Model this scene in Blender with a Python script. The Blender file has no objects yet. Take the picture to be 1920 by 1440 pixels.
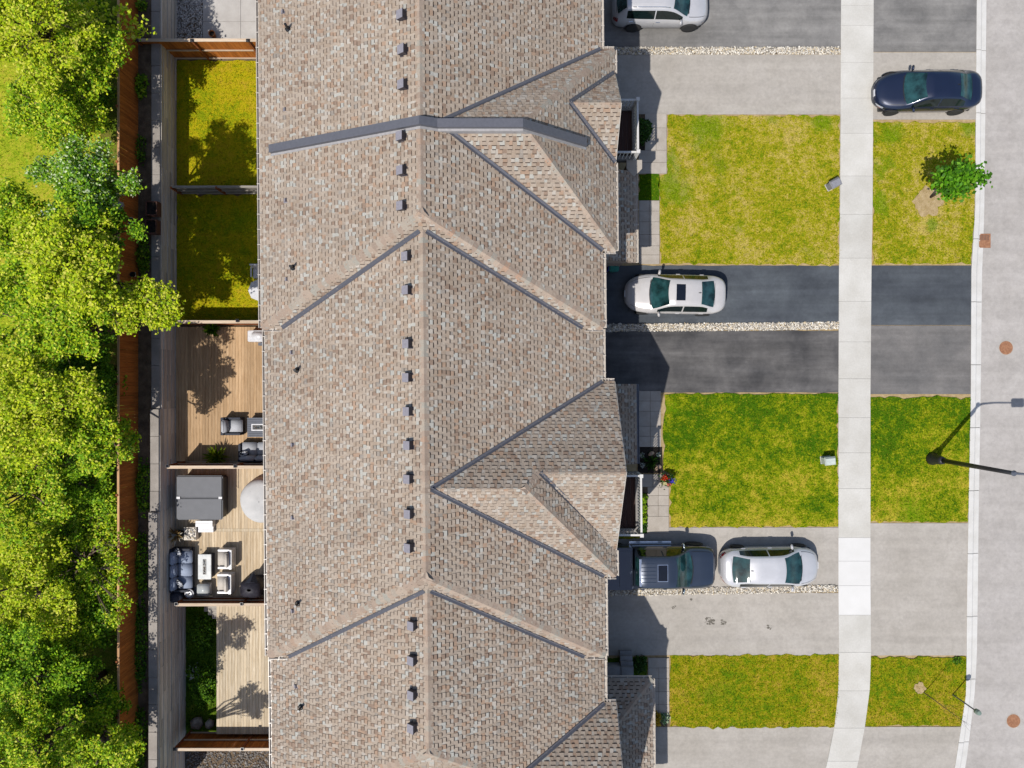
import bpy, bmesh, math, random
import numpy as np
from mathutils import Matrix, Vector
R = math.radians
random.seed(7); rng = np.random.default_rng(11)
scene = bpy.context.scene
col = scene.collection

# ---------------------------------------------------------------- camera, sky, sun, exposure
HC, SC = 35.0, 39.0                       # camera height, ground scale used when reading the photograph
cam = bpy.data.cameras.new('camera'); cam.sensor_width = 36.0
cam.lens = 36.0 * HC / (1920.0 / SC); cam.clip_start = 0.1; cam.clip_end = 2000
camo = bpy.data.objects.new('camera', cam); col.objects.link(camo)
camo.location = (0, 0, HC); camo.rotation_euler = (0, 0, 0); scene.camera = camo
SUNV = Vector((-0.391, -0.448, 1.0)).normalized()      # towards the sun
world = bpy.data.worlds.new('World'); scene.world = world; world.use_nodes = True
wn = world.node_tree.nodes; wl = world.node_tree.links
sky = wn.new('ShaderNodeTexSky'); sky.sky_type = 'NISHITA'; sky.sun_disc = False
sky.sun_elevation = math.asin(SUNV.z); sky.sun_rotation = math.atan2(SUNV.x, SUNV.y) % (2 * math.pi)
sky.air_density = 1.0; sky.dust_density = 1.2; sky.ozone_density = 1.0
wn['Background'].inputs['Strength'].default_value = 0.115
wl.new(sky.outputs['Color'], wn['Background'].inputs['Color'])
sun = bpy.data.lights.new('sun', 'SUN'); sun.energy = 4.3; sun.angle = R(0.5); sun.color = (1.0, 0.955, 0.89)
suno = bpy.data.objects.new('sun', sun); col.objects.link(suno); suno.location = (-20, -22, 50)
suno.rotation_euler = (-SUNV).to_track_quat('-Z', 'Y').to_euler()
vs = scene.view_settings
vs.view_transform = 'Standard'; vs.look = 'None'; vs.exposure = 0.32; vs.gamma = 1.0; vs.use_curve_mapping = False
scene.cycles.max_bounces = 6; scene.cycles.diffuse_bounces = 3; scene.cycles.transparent_max_bounces = 6
scene.cycles.use_denoising = True

# ---------------------------------------------------------------- helpers
def G(px, py, z=0.0):
    f = (1 - z / HC) / SC
    return Vector(((px - 960) * f, (720 - py) * f, z))
def lin(c):
    return tuple(((v / 255) / 12.92 if v / 255 <= 0.04045 else ((v / 255 + 0.055) / 1.055) ** 2.4) for v in c)
KD = 1.75
def C(r, g, b, k=1.0):                    # surface colour from a colour read off a sunlit spot
    return tuple(min(0.9, v / KD * k) for v in lin((r, g, b)))

class MB:
    def __init__(s): s.v = []; s.f = []; s.c = []
    def add(s, vs_, fs, color=None):
        b = len(s.v); s.v += [tuple(p) for p in vs_]; s.f += [tuple(b + i for i in f) for f in fs]
        if color is not None: s.c += [color] * len(fs)
        return s
    def box(s, x0, x1, y0, y1, z0, z1, color=None):
        return s.add([(x0,y0,z0),(x1,y0,z0),(x1,y1,z0),(x0,y1,z0),(x0,y0,z1),(x1,y0,z1),(x1,y1,z1),(x0,y1,z1)],
              [(0,3,2,1),(4,5,6,7),(0,1,5,4),(1,2,6,5),(2,3,7,6),(3,0,4,7)], color)
    def cbox(s, cx, cy, cz, sx, sy, sz, rz=0.0, ry=0.0):
        m = Matrix.Rotation(rz, 3, 'Z') @ Matrix.Rotation(ry, 3, 'Y'); b = len(s.v)
        s.box(-sx/2, sx/2, -sy/2, sy/2, -sz/2, sz/2)
        for i in range(b, len(s.v)):
            p = m @ Vector(s.v[i]); s.v[i] = (p.x + cx, p.y + cy, p.z + cz)
        return s
    def prism(s, pts, z0, z1):
        n = len(pts); v = [(p[0], p[1], z0) for p in pts] + [(p[0], p[1], z1) for p in pts]
        a = sum(pts[i][0]*pts[(i+1)%n][1] - pts[(i+1)%n][0]*pts[i][1] for i in range(n))
        if a < 0: v = v[:n][::-1] + v[n:][::-1]
        return s.add(v, [tuple(range(n))[::-1], tuple(range(n, 2*n))] + [(i, (i+1)%n, n+(i+1)%n, n+i) for i in range(n)])
    def tube(s, pts, rad, n=8):
        pts = [Vector(p) for p in pts]; rings = []
        for i, p in enumerate(pts):
            d = (pts[min(i+1, len(pts)-1)] - pts[max(i-1, 0)])
            if d.length < 1e-9: d = Vector((0, 0, 1))
            d.normalize(); a = d.orthogonal().normalized() if i == 0 else (a - d * a.dot(d)).normalized()
            b = d.cross(a); r = rad[i] if hasattr(rad, '__len__') else rad
            rings.append([p + (a * math.cos(2*math.pi*k/n) + b * math.sin(2*math.pi*k/n)) * r for k in range(n)])
        v = [q for r_ in rings for q in r_]; f = []
        for i in range(len(rings) - 1):
            for k in range(n):
                k2 = (k + 1) % n; f.append((i*n+k, i*n+k2, (i+1)*n+k2, (i+1)*n+k))
        f.append(tuple(range(n))[::-1]); f.append(tuple((len(rings)-1)*n + k for k in range(n)))
        return s.add(v, f)
    def lathe(s, prof, cx=0, cy=0, n=16, sx=1, sy=1):
        v = [(cx + r*math.cos(2*math.pi*k/n)*sx, cy + r*math.sin(2*math.pi*k/n)*sy, z) for r, z in prof for k in range(n)]
        f = [(i*n+k, i*n+(k+1)%n, (i+1)*n+(k+1)%n, (i+1)*n+k) for i in range(len(prof)-1) for k in range(n)]
        f += [tuple(range(n))[::-1], tuple((len(prof)-1)*n + k for k in range(n))]
        return s.add(v, f)
    def grid(s, P):
        r, c = len(P), len(P[0])
        return s.add([q for row in P for q in row], [(i*c+j, i*c+j+1, (i+1)*c+j+1, (i+1)*c+j) for i in range(r-1) for j in range(c-1)])
    def mesh(s, name, mat, smooth=False, bevel=0, seg=2):
        me = bpy.data.meshes.new(name); me.from_pydata(s.v, [], s.f); me.materials.append(mat)
        if s.c and len(s.c) == len(s.f):
            at = me.attributes.new('tint', 'FLOAT_COLOR', 'FACE')
            at.data.foreach_set('color', np.array([(c[0], c[1], c[2], 1) for c in s.c], 'f').ravel())
        if bevel:
            bm = bmesh.new(); bm.from_mesh(me)
            bmesh.ops.bevel(bm, geom=list(bm.edges), offset=bevel, segments=seg, affect='EDGES', clamp_overlap=True)
            bm.to_mesh(me); bm.free()
        if smooth:
            me.polygons.foreach_set('use_smooth', [True] * len(me.polygons))
        me.update(); return me
    def build(s, name, mat, parent=None, world=False, **k):
        return link(name, s.mesh(name, mat, **k), parent, world)
def link(name, me, parent=None, world=False, matrix=None):
    o = bpy.data.objects.new(name, me); col.objects.link(o)
    if parent is not None:
        o.parent = parent
        if world and parent.type == 'EMPTY':
            m = Matrix.Translation(parent.location) @ parent.rotation_euler.to_matrix().to_4x4()
            o.matrix_parent_inverse = m.inverted()
    if matrix is not None: o.matrix_basis = matrix
    return o
def np_mesh(name, V, F, mat, tint=None):
    """V (n,3), F (m,k) numpy arrays; tint (m,3) per face"""
    me = bpy.data.meshes.new(name); m, k = F.shape
    me.vertices.add(len(V)); me.vertices.foreach_set('co', np.asarray(V, 'f').ravel())
    me.loops.add(m * k); me.loops.foreach_set('vertex_index', np.asarray(F, 'i').ravel())
    me.polygons.add(m); me.polygons.foreach_set('loop_start', np.arange(0, m*k, k, dtype='i'))
    me.polygons.foreach_set('loop_total', np.full(m, k, 'i'))
    me.materials.append(mat)
    if tint is not None:
        at = me.attributes.new('tint', 'FLOAT_COLOR', 'FACE')
        at.data.foreach_set('color', np.concatenate([tint, np.ones((m, 1))], 1).astype('f').ravel())
    me.update(); me.validate(); return me
def thing(name, label, cat, loc=(0,0,0), rz=0.0, group=None):
    o = bpy.data.objects.new(name, None); col.objects.link(o); o.location = loc; o.rotation_euler = (0, 0, rz)
    o.empty_display_size = 0.2; return tag(o, label, cat, group)
def tag(o, label=None, cat=None, group=None, kind=None):
    if label: o['label'] = label
    if cat: o['category'] = cat
    if group: o['group'] = group
    if kind: o['kind'] = kind
    return o
def stuff(o): o['kind'] = 'stuff'; return o
def struct(o, label=None): o['kind'] = 'structure'; return tag(o, label)

# ---------------------------------------------------------------- materials
def nodes(name):
    m = bpy.data.materials.new(name); m.use_nodes = True; t = m.node_tree
    return m, t.nodes, t.links, t.nodes['Principled BSDF']
def ramp(n, stops):
    r = n.new('ShaderNodeValToRGB'); e = r.color_ramp.elements
    while len(e) < len(stops): e.new(0.5)
    for i, (p, c) in enumerate(stops): e[i].position = p; e[i].color = (*c[:3], 1)
    return r
def noise(n, l, scale, detail=4, rough=0.55, stretch=None, obj=False):
    tc = n.new('ShaderNodeTexCoord') if obj else n.new('ShaderNodeNewGeometry')
    src = tc.outputs['Object'] if obj else tc.outputs['Position']
    mp = n.new('ShaderNodeMapping'); l.new(src, mp.inputs['Vector'])
    if stretch: mp.inputs['Scale'].default_value = stretch
    t = n.new('ShaderNodeTexNoise'); t.inputs['Scale'].default_value = scale; t.inputs['Detail'].default_value = detail
    t.inputs['Roughness'].default_value = rough; l.new(mp.outputs['Vector'], t.inputs['Vector'])
    return t.outputs['Fac']
def mul(n, l, a, b, fac=1.0, mode='MULTIPLY'):
    x = n.new('ShaderNodeMixRGB'); x.blend_type = mode
    if hasattr(fac, 'default_value'): l.new(fac, x.inputs[0])
    else: x.inputs[0].default_value = fac
    for i, q in ((1, a), (2, b)):
        if hasattr(q, 'default_value'): l.new(q, x.inputs[i])
        else: x.inputs[i].default_value = (*q[:3], 1)
    return x.outputs[0]
def mottled(name, stops, scale, detail=5, rough=0.9, fine=None, stretch=None, bump=0.0, bscale=60, rand=0.0, spec=0.3, obj=False, metal=0.0, coat=0.0):
    m, n, l, p = nodes(name)
    c = ramp(n, stops); l.new(noise(n, l, scale, detail, stretch=stretch, obj=obj), c.inputs[0]); out = c.outputs[0]
    if fine:
        sc, lo, hi = fine; f = ramp(n, [(0.3, (lo,)*3), (0.7, (hi,)*3)]); l.new(noise(n, l, sc, 3, stretch=stretch, obj=obj), f.inputs[0])
        out = mul(n, l, out, f.outputs[0])
    if rand:
        oi = n.new('ShaderNodeObjectInfo'); mr = n.new('ShaderNodeMapRange')
        mr.inputs['To Min'].default_value = 1 - rand; mr.inputs['To Max'].default_value = 1 + rand
        l.new(oi.outputs['Random'], mr.inputs['Value']); out = mul(n, l, out, mr.outputs[0])
    l.new(out, p.inputs['Base Color']); p.inputs['Roughness'].default_value = rough
    p.inputs['Specular IOR Level'].default_value = spec; p.inputs['Metallic'].default_value = metal
    p.inputs['Coat Weight'].default_value = coat
    if bump:
        b = n.new('ShaderNodeBump'); b.inputs['Strength'].default_value = bump; b.inputs['Distance'].default_value = 0.02
        l.new(noise(n, l, bscale, 3), b.inputs['Height']); l.new(b.outputs[0], p.inputs['Normal'])
    return m
def plain(name, c, rough=0.6, metal=0.0, spec=0.5, var=0.12, coat=0.0, scale=9):
    d = tuple(v * (1 - var) for v in c); u = tuple(min(1, v * (1 + var)) for v in c)
    return mottled(name, [(0.3, d), (0.7, u)], scale, 4, rough, metal=metal, spec=spec, coat=coat)
def tinted(name, rough=0.85, translucent=0.0, spec=0.2, fine=None, broad=None):
    m, n, l, p = nodes(name); a = n.new('ShaderNodeAttribute'); a.attribute_name = 'tint'; out = a.outputs['Color']
    if fine:
        sc, lo, hi = fine; f = ramp(n, [(0.3, (lo,)*3), (0.7, (hi,)*3)]); l.new(noise(n, l, sc, 3), f.inputs[0]); out = mul(n, l, out, f.outputs[0])
    if broad:
        sc, lo, hi = broad; f = ramp(n, [(0.35, (lo,)*3), (0.65, (hi,)*3)]); l.new(noise(n, l, sc, 5, 0.6, stretch=(0.6, 1.5, 1)), f.inputs[0]); out = mul(n, l, out, f.outputs[0])
    l.new(out, p.inputs['Base Color']); p.inputs['Roughness'].default_value = rough; p.inputs['Specular IOR Level'].default_value = spec
    if translucent:
        t = n.new('ShaderNodeBsdfTranslucent'); mx = n.new('ShaderNodeMixShader'); mx.inputs[0].default_value = translucent
        l.new(mul(n, l, out, (1.0, 1.0, 0.45)), t.inputs['Color']); l.new(p.outputs[0], mx.inputs[1]); l.new(t.outputs[0], mx.inputs[2])
        l.new(mx.outputs[0], n['Material Output'].inputs['Surface'])
    return m
def asphalt(name, a, b, streak=0.0, fine=0.88, stains=False):
    m, n, l, p = nodes(name)
    c = ramp(n, [(0.35, a), (0.68, b)]); l.new(noise(n, l, 0.55, 6, 0.6), c.inputs[0]); out = c.outputs[0]
    if streak:
        s = ramp(n, [(0.35, (1 - streak,)*3), (0.68, (1 + streak,)*3)]); l.new(noise(n, l, 1.3, 5, 0.6, stretch=(0.16, 1.6, 1)), s.inputs[0]); out = mul(n, l, out, s.outputs[0])
        s = ramp(n, [(0.58, (1, 1, 1)), (0.80, (1 + streak * 3,)*3)]); l.new(noise(n, l, 0.9, 8, 0.7, stretch=(0.7, 2.4, 1)), s.inputs[0]); out = mul(n, l, out, s.outputs[0])
    if stains:
        s = ramp(n, [(0.64, (1, 1, 1)), (0.76, (0.45, 0.42, 0.36))]); l.new(noise(n, l, 1.5, 7, 0.65), s.inputs[0]); out = mul(n, l, out, s.outputs[0])
    f = ramp(n, [(0.35, (fine,)*3), (0.65, (2 - fine,)*3)]); l.new(noise(n, l, 55, 2), f.inputs[0]); out = mul(n, l, out, f.outputs[0])
    f = ramp(n, [(0.35, (0.95,)*3), (0.65, (1.05,)*3)]); l.new(noise(n, l, 7, 4), f.inputs[0]); out = mul(n, l, out, f.outputs[0])
    t_ = 0.10 if streak > 0.05 else 0.045                # polished wheel tracks and scuffs along the drive
    f = ramp(n, [(0.36, (1 - t_,)*3), (0.64, (1 + t_,)*3)]); l.new(noise(n, l, 1.0, 4, 0.55, stretch=(0.05, 1.9, 1)), f.inputs[0]); out = mul(n, l, out, f.outputs[0])
    f = ramp(n, [(0.40, (0.93,)*3), (0.55, (1.02,)*3)]); l.new(noise(n, l, 2.3, 8, 0.72), f.inputs[0]); out = mul(n, l, out, f.outputs[0])
    l.new(out, p.inputs['Base Color']); p.inputs['Roughness'].default_value = 0.88; p.inputs['Specular IOR Level'].default_value = 0.25
    b_ = n.new('ShaderNodeBump'); b_.inputs['Strength'].default_value = 0.25; b_.inputs['Distance'].default_value = 0.01
    l.new(noise(n, l, 90, 2), b_.inputs['Height']); l.new(b_.outputs[0], p.inputs['Normal'])
    return m
def lawn_mat(name, green, yellow, tan, balance=0.5, bands=0.0, lush=(), grad=None):
    m, n, l, p = nodes(name)
    c = ramp(n, [(balance - 0.085, green), (balance, yellow), (balance + 0.085, tan)])
    a1 = noise(n, l, 0.42, 5, 0.6); a2 = noise(n, l, 2.6, 5, 0.65); a3 = noise(n, l, 11, 3, 0.6)
    def mad(x, y, k):
        q = n.new('ShaderNodeMath'); q.operation = 'MULTIPLY_ADD'; l.new(x, q.inputs[0]); q.inputs[1].default_value = k
        if hasattr(y, 'default_value'): l.new(y, q.inputs[2])
        else: q.inputs[2].default_value = y
        return q.outputs[0]
    h = mad(a1, mad(a2, mad(a3, 0.0, 0.30), 0.40), 0.30)
    if bands:
        w = noise(n, l, 1.0, 2, stretch=(0.05, 0.55, 1)); h = mad(w, mad(h, -bands * 0.5, 1.0), bands)
    if grad:                                          # the lawn dries out towards one side
        g_ = n.new('ShaderNodeNewGeometry'); sx = n.new('ShaderNodeSeparateXYZ'); l.new(g_.outputs['Position'], sx.inputs[0]); mr = n.new('ShaderNodeMapRange')
        for k_, v_ in zip(('From Min', 'From Max', 'To Min', 'To Max'), grad): mr.inputs[k_].default_value = v_
        l.new(sx.outputs['Y'], mr.inputs['Value']); h = mad(h, mr.outputs[0], 1.0)
    l.new(h, c.inputs[0])
    f = ramp(n, [(0.32, (0.58,)*3), (0.68, (1.38,)*3)]); l.new(noise(n, l, 24, 4, 0.7), f.inputs[0])
    pg = ramp(n, [(0.62, (0, 0, 0)), (0.72, (0.75, 0.75, 0.75))]); l.new(noise(n, l, 0.33, 3, 0.5, stretch=(1, 1.3, 1)), pg.inputs[0])
    cc = mul(n, l, c.outputs[0], tuple(v * q for v, q in zip(green, (0.85, 1.0, 1.0))), pg.outputs[0], 'MIX')
    for px_, py_, r_ in lush:                         # well-watered greener spots
        g_ = n.new('ShaderNodeNewGeometry'); ds = n.new('ShaderNodeVectorMath'); ds.operation = 'DISTANCE'; l.new(g_.outputs['Position'], ds.inputs[0]); ds.inputs[1].default_value = G(px_, py_)
        dd = mad(noise(n, l, 1.4, 5, 0.65), mad(ds.outputs['Value'], -1.1, 1.0), 2.2); mr = n.new('ShaderNodeMapRange'); mr.inputs['From Min'].default_value = r_ * 0.45; mr.inputs['From Max'].default_value = r_ * 1.4
        mr.inputs['To Min'].default_value = 0.7; mr.inputs['To Max'].default_value = 0.0; l.new(dd, mr.inputs['Value']); cc = mul(n, l, cc, C(112,152,4), mr.outputs[0], 'MIX')
    for sc_, lo_, hi_, c_, k_ in ((6.5, .57, .68, tuple(v * .62 for v in green), .75), (10, .60, .70, tan, .6), (17, .60, .70, tuple(v * .5 for v in green), .6)):   # weeds, straw, clumps
        sp_ = ramp(n, [(lo_, (0, 0, 0)), (hi_, (k_,)*3)]); l.new(noise(n, l, sc_, 3, 0.6), sp_.inputs[0]); cc = mul(n, l, cc, c_, sp_.outputs[0], 'MIX')
    l.new(mul(n, l, cc, f.outputs[0]), p.inputs['Base Color']); p.inputs['Roughness'].default_value = 0.95; p.inputs['Specular IOR Level'].default_value = 0.1
    b_ = n.new('ShaderNodeBump'); b_.inputs['Strength'].default_value = 0.9; b_.inputs['Distance'].default_value = 0.04
    l.new(noise(n, l, 22, 4, 0.7), b_.inputs['Height']); l.new(b_.outputs[0], p.inputs['Normal'])
    return m
def wood(name, a, b, axis='y', rand=0.16, rough=0.8):
    st = {'y': (9, 0.5, 9), 'x': (0.5, 9, 9), 'z': (9, 9, 0.5)}[axis]
    return mottled(name, [(0.3, a), (0.7, b)], 2.2, 5, rough, fine=(9, 0.86, 1.12), stretch=st, rand=rand, spec=0.2)

mt = {}
mt['road'] = asphalt('road_asphalt', C(188,182,176), C(200,194,189), 0.02, 0.94)
mt['drive_light'] = asphalt('old_asphalt', C(186,179,169), C(199,192,183), 0.03, 0.94)
mt['drive_stained'] = asphalt('stained_asphalt', C(186,179,171), C(199,192,184), 0.03, 0.94, True)
mt['drive_grey'] = asphalt('grey_asphalt', C(126,124,122), C(158,155,151), 0.10)
mt['drive_blue'] = asphalt('sealed_asphalt', C(76,81,88), C(98,104,110), 0.10)
mt['drive_dark'] = asphalt('dark_asphalt', C(80,79,80), C(124,121,119), 0.20)
mt['drive_apron'] = asphalt('apron_asphalt', C(116,114,113), C(138,134,131), 0.09)
mt['concrete'] = mottled('pavement_concrete', [(0.3, C(212,208,199)), (0.7, C(230,227,220))], 0.9, 8, 0.9, fine=(14, 0.94, 1.04), rand=0.04)
mt['concrete_white'] = mottled('new_concrete', [(0.3, C(238,236,232)), (0.7, C(246,244,241))], 1.2, 6, 0.9, fine=(45, 0.97, 1.02), rand=0.015)
mt['kerb'] = mottled('kerb_concrete', [(0.3, C(222,219,213)), (0.7, C(238,236,232))], 1.6, 6, 0.88, fine=(30, 0.95, 1.04), rand=0.03)
mt['paver'] = mottled('paver_concrete', [(0.3, C(188,178,166)), (0.7, C(206,197,186))], 2.5, 5, 0.9, fine=(40, 0.92, 1.05), rand=0.05)
mt['patio'] = mottled('patio_concrete', [(0.3, C(196,190,184)), (0.7, C(216,211,205))], 1.4, 6, 0.9, fine=(30, 0.94, 1.04))
mt['soil'] = mottled('dark_soil', [(0.3, C(90,74,58)), (0.7, C(140,120,96))], 3, 6, 0.95, fine=(30, 0.6, 1.3), bump=0.6, bscale=25)
mt['mulch'] = mottled('black_mulch', [(0.3, C(38,32,28)), (0.7, C(62,52,45))], 6, 6, 0.95, fine=(40, 0.6, 1.3), bump=0.8)
mt['lawn_a'] = lawn_mat('lawn_dry', C(122,146,8), C(178,170,28), C(210,188,100), 0.495, 0, ((1325,240,.95),(1265,350,.8),(1250,300,.5),(1545,228,.5),(1655,314,.42),(1675,252,.45),(1818,238,.4),(1650,380,.5),(1750,420,.35)))
mt['lawn_b'] = lawn_mat('lawn_green', C(78,118,4), C(146,160,10), C(200,184,58), 0.515, 0.20, ((1710,966,.7),(1250,765,.35)), (-6.5, -0.5, 0.045, -0.06))
mt['lawn_c'] = lawn_mat('lawn_mixed', C(104,136,6), C(158,156,14), C(194,166,60), 0.51)
mt['lawn_d'] = lawn_mat('lawn_back', C(150,165,14), C(198,184,18), C(202,176,46), 0.52)
mt['lawn_wild'] = lawn_mat('meadow', C(140,168,24), C(182,192,44), C(206,190,70), 0.5)
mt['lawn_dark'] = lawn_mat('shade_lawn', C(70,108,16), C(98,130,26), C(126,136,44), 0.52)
mt['forest'] = lawn_mat('forest_floor', C(90,122,24), C(120,136,36), C(140,128,64), 0.5)
mt['stone'] = tinted('river_stone', 0.8)
mt['shingle'] = tinted('asphalt_shingle', 0.92, 0, 0.15, fine=(34, 0.84, 1.14), broad=(0.45, 0.93, 1.06))
mt['deck_roof'] = plain('roof_underlay', C(176,155,142), 0.9)
def cap_mat():
    m, n, l, p = nodes('cap_shingle'); oi = n.new('ShaderNodeObjectInfo')
    r = ramp(n, [(0.0, C(174,155,139)), (0.3, C(186,165,148)), (0.55, C(196,177,159)), (0.8, C(180,175,163)), (1.0, C(192,160,137))]); l.new(oi.outputs['Random'], r.inputs[0])
    f = ramp(n, [(0.3, (0.88,)*3), (0.7, (1.1,)*3)]); l.new(noise(n, l, 30, 3), f.inputs[0]); l.new(mul(n, l, r.outputs[0], f.outputs[0]), p.inputs['Base Color'])
    p.inputs['Roughness'].default_value = 0.92; p.inputs['Specular IOR Level'].default_value = 0.15; return m
mt['cap'] = cap_mat()
mt['flash'] = plain('grey_flashing', C(112,113,122), 0.5, 0.2, 0.4, 0.08)
mt['flash_light'] = plain('light_flashing', C(196,194,196), 0.45, 0.2)
mt['vent'] = plain('vent_plastic', C(118,112,122), 0.55, 0, 0.4, 0.15, scale=14)
mt['vent_hood'] = plain('vent_hood_metal', C(158,154,164), 0.5, 0, 0.4, 0.12, scale=14)
mt['vent'] = plain('vent_shaded_side', C(70,64,72), 0.6)  # vent sides in a dark colour that paints in their shade
mt['pipe'] = plain('black_pipe', C(30,30,34), 0.4)
mt['gutter'] = plain('beige_gutter', C(222,212,200), 0.4, 0, 0.5, 0.05)
mt['gutter_in'] = plain('gutter_grit', C(120,112,104), 0.9, 0, 0.2, 0.3, scale=20)
mt['gutter_grey'] = plain('grey_gutter', C(122,130,145), 0.4)
mt['white'] = plain('white_paint', C(238,236,232), 0.45, 0, 0.5, 0.04)
mt['brick'] = None
def brick_mat():
    m, n, l, p = nodes('house_brick'); g = n.new('ShaderNodeTexCoord'); mp = n.new('ShaderNodeMapping'); l.new(g.outputs['Object'], mp.inputs[0]); mp.inputs['Rotation'].default_value = (R(90), 0, R(90))
    b = n.new('ShaderNodeTexBrick'); l.new(mp.outputs[0], b.inputs['Vector']); b.inputs['Scale'].default_value = 4.5
    b.inputs['Color1'].default_value = (*C(170,140,118), 1); b.inputs['Color2'].default_value = (*C(140,112,96), 1); b.inputs['Mortar'].default_value = (*C(190,184,176), 1)
    l.new(b.outputs[0], p.inputs['Base Color']); p.inputs['Roughness'].default_value = 0.9; return m
mt['brick'] = brick_mat()
mt['siding'] = plain('grey_siding', C(150,146,142), 0.7)
mt['glass'] = plain('window_glass', (0.02, 0.035, 0.04), 0.06, 0, 0.6, 0.05)
mt['balcony'] = mottled('balcony_boards', [(0.3, C(66,44,38)), (0.7, C(84,58,50))], 2, 4, 0.75, stretch=(9, 0.6, 1))
mt['balcony_rim'] = plain('balcony_rim', C(150,146,140), 0.7)
mt['deck_a'] = wood('deck_tan', C(188,152,112), C(222,188,148))
mt['deck_b'] = wood('deck_pale', C(204,178,142), C(236,216,186))
mt['deck_c'] = wood('deck_bleached', C(206,184,150), C(236,220,194), rand=0.14)
mt['fence'] = wood('cedar_board', C(176,98,38), C(222,138,62), 'z', 0.2)
mt['fence_brown'] = wood('stained_board', C(150,86,50), C(184,112,68), 'z', 0.14)
mt['rail'] = wood('cedar_rail', C(218,190,160), C(240,222,200), 'x', 0.08)
mt['rail_y'] = wood('cedar_cap', C(204,150,100), C(232,190,145), 'y', 0.1)
mt['old_wood'] = wood('weathered_rail', C(150,142,132), C(196,190,180), 'x', 0.12)
mt['timber'] = wood('weathered_timber', C(206,196,182,1.2), C(236,228,216,1.25), 'y', 0.22)
mt['coping'] = mottled('coping_stone', [(0.3, C(158,150,142)), (0.7, C(186,178,170))], 1.6, 6, 0.9, fine=(22, 0.88, 1.08), rand=0.05)
mt['black_cap'] = plain('black_cap', C(44,46,54), 0.35)
mt['bark'] = plain('bark', C(120,104,90), 0.95, 0, 0.1, 0.3, scale=12)
mt['leaf'] = tinted('leaf', 0.6, 0.30, 0.2)
mt['joint'] = plain('slab_joint', C(186,182,174), 0.95)
mt['earth'] = mottled('dry_earth', [(0.3, C(176,150,104)), (0.7, C(206,182,140))], 5, 6, 0.95, fine=(30, 0.8, 1.15))
mt['leaf_matte'] = tinted('needle_leaf', 0.7, 0.2, 0.2)
mt['lamp_black'] = plain('lamp_paint', C(44,42,44), 0.4)
mt['tyre'] = plain('tyre_rubber', (0.015,)*3, 0.85)
mt['rim'] = plain('alloy_rim', C(205,205,210), 0.3, 0.7)
mt['car_glass'] = plain('car_glass', (0.010, 0.036, 0.038), 0.045, 0, 0.6, 0.75, scale=2.6)
mt['side_glass'] = plain('tinted_side_glass', (0.004, 0.010, 0.010), 0.06, 0, 0.5, 0.3)
mt['sunroof_glass'] = plain('sunroof_glass', (0.006, 0.008, 0.014), 0.08, 0, 0.4, 0.1)
mt['car_black'] = plain('car_trim', (0.012,)*3, 0.4)
mt['chrome'] = plain('chrome', (0.75, 0.76, 0.78), 0.15, 1.0)
mt['headlight'] = plain('headlight', C(210,214,220), 0.1, 0.2)
mt['amber'] = plain('amber_lens', C(230,130,40), 0.2)
mt['taillight'] = plain('red_lens', C(170,20,26), 0.2)
def paint(name, c, metal=0.25):
    m, n, l, p = nodes(name); p.inputs['Base Color'].default_value = (*c, 1); p.inputs['Roughness'].default_value = 0.32; p.inputs['Metallic'].default_value = metal
    p.inputs['Coat Weight'].default_value = 0.8; p.inputs['Coat Roughness'].default_value = 0.04
    f = ramp(n, [(0.3, tuple(v * 0.94 for v in c)), (0.7, tuple(min(1, v * 1.04) for v in c))]); l.new(noise(n, l, 2.5, 4), f.inputs[0]); l.new(f.outputs[0], p.inputs['Base Color']); return m
mt['paint_silver'] = paint('silver_paint', C(228,227,230), 0.2)
mt['paint_white'] = paint('pearl_paint', C(228,224,222), 0.15)
mt['paint_white2'] = paint('white_car_paint', C(226,226,230), 0.15)
mt['paint_navy'] = paint('navy_paint', (0.008, 0.014, 0.038), 0.35)
mt['paint_slate'] = paint('slate_paint', (0.026, 0.036, 0.058), 0.35)
mt['wicker'] = mottled('dark_wicker', [(0.35, C(40,44,56)), (0.65, C(72,76,90))], 40, 2, 0.7)
mt['cush_blue'] = plain('blue_grey_fabric', C(172,184,206), 0.95, 0, 0.1, 0.05)
mt['cush_grey'] = plain('light_grey_fabric', C(200,202,208), 0.95, 0, 0.1, 0.05)
mt['cush_cream'] = plain('cream_fabric', C(216,208,198), 0.95, 0, 0.1, 0.05)
mt['pillow'] = mottled('patterned_fabric', [(0.46, C(40,46,58)), (0.54, C(228,230,234))], 11, 2, 0.95, obj=True)
mt['table_white'] = mottled('marble_top', [(0.35, C(182,190,194)), (0.65, C(228,228,226))], 2.4, 4, 0.25)
mt['slate_top'] = plain('slate_slats', C(92,98,112), 0.6)
mt['fire_glass'] = mottled('fire_glass', [(0.4, C(24,26,32)), (0.62, C(60,70,84))], 30, 2, 0.2)
mt['tub_cover'] = plain('spa_cover', C(112,114,120), 0.6, 0, 0.35, 0.07, scale=3)
mt['tub_side'] = plain('spa_shell', C(54,52,56), 0.5)
mt['cover'] = mottled('cover_canvas', [(0.3, C(204,204,204)), (0.7, C(226,225,224))], 1.8, 5, 0.8, bump=0.4, bscale=3)
mt['black_cloth'] = mottled('black_canvas', [(0.3, C(34,32,40)), (0.7, C(58,56,66))], 5, 4, 0.5, bump=0.7, bscale=7)
mt['plastic_white'] = plain('white_plastic', C(236,236,240), 0.35)
mt['pot_orange'] = plain('terracotta', C(196,120,62), 0.8)
mt['pot_dark'] = plain('dark_pot', C(52,48,48), 0.6)
mt['planter_brown'] = plain('brown_planter', C(112,72,58), 0.7)
mt['bin_blue'] = plain('blue_bin', C(28,40,170), 0.45)
mt['bin_green'] = plain('green_bin', C(26,140,124), 0.45)
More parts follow.
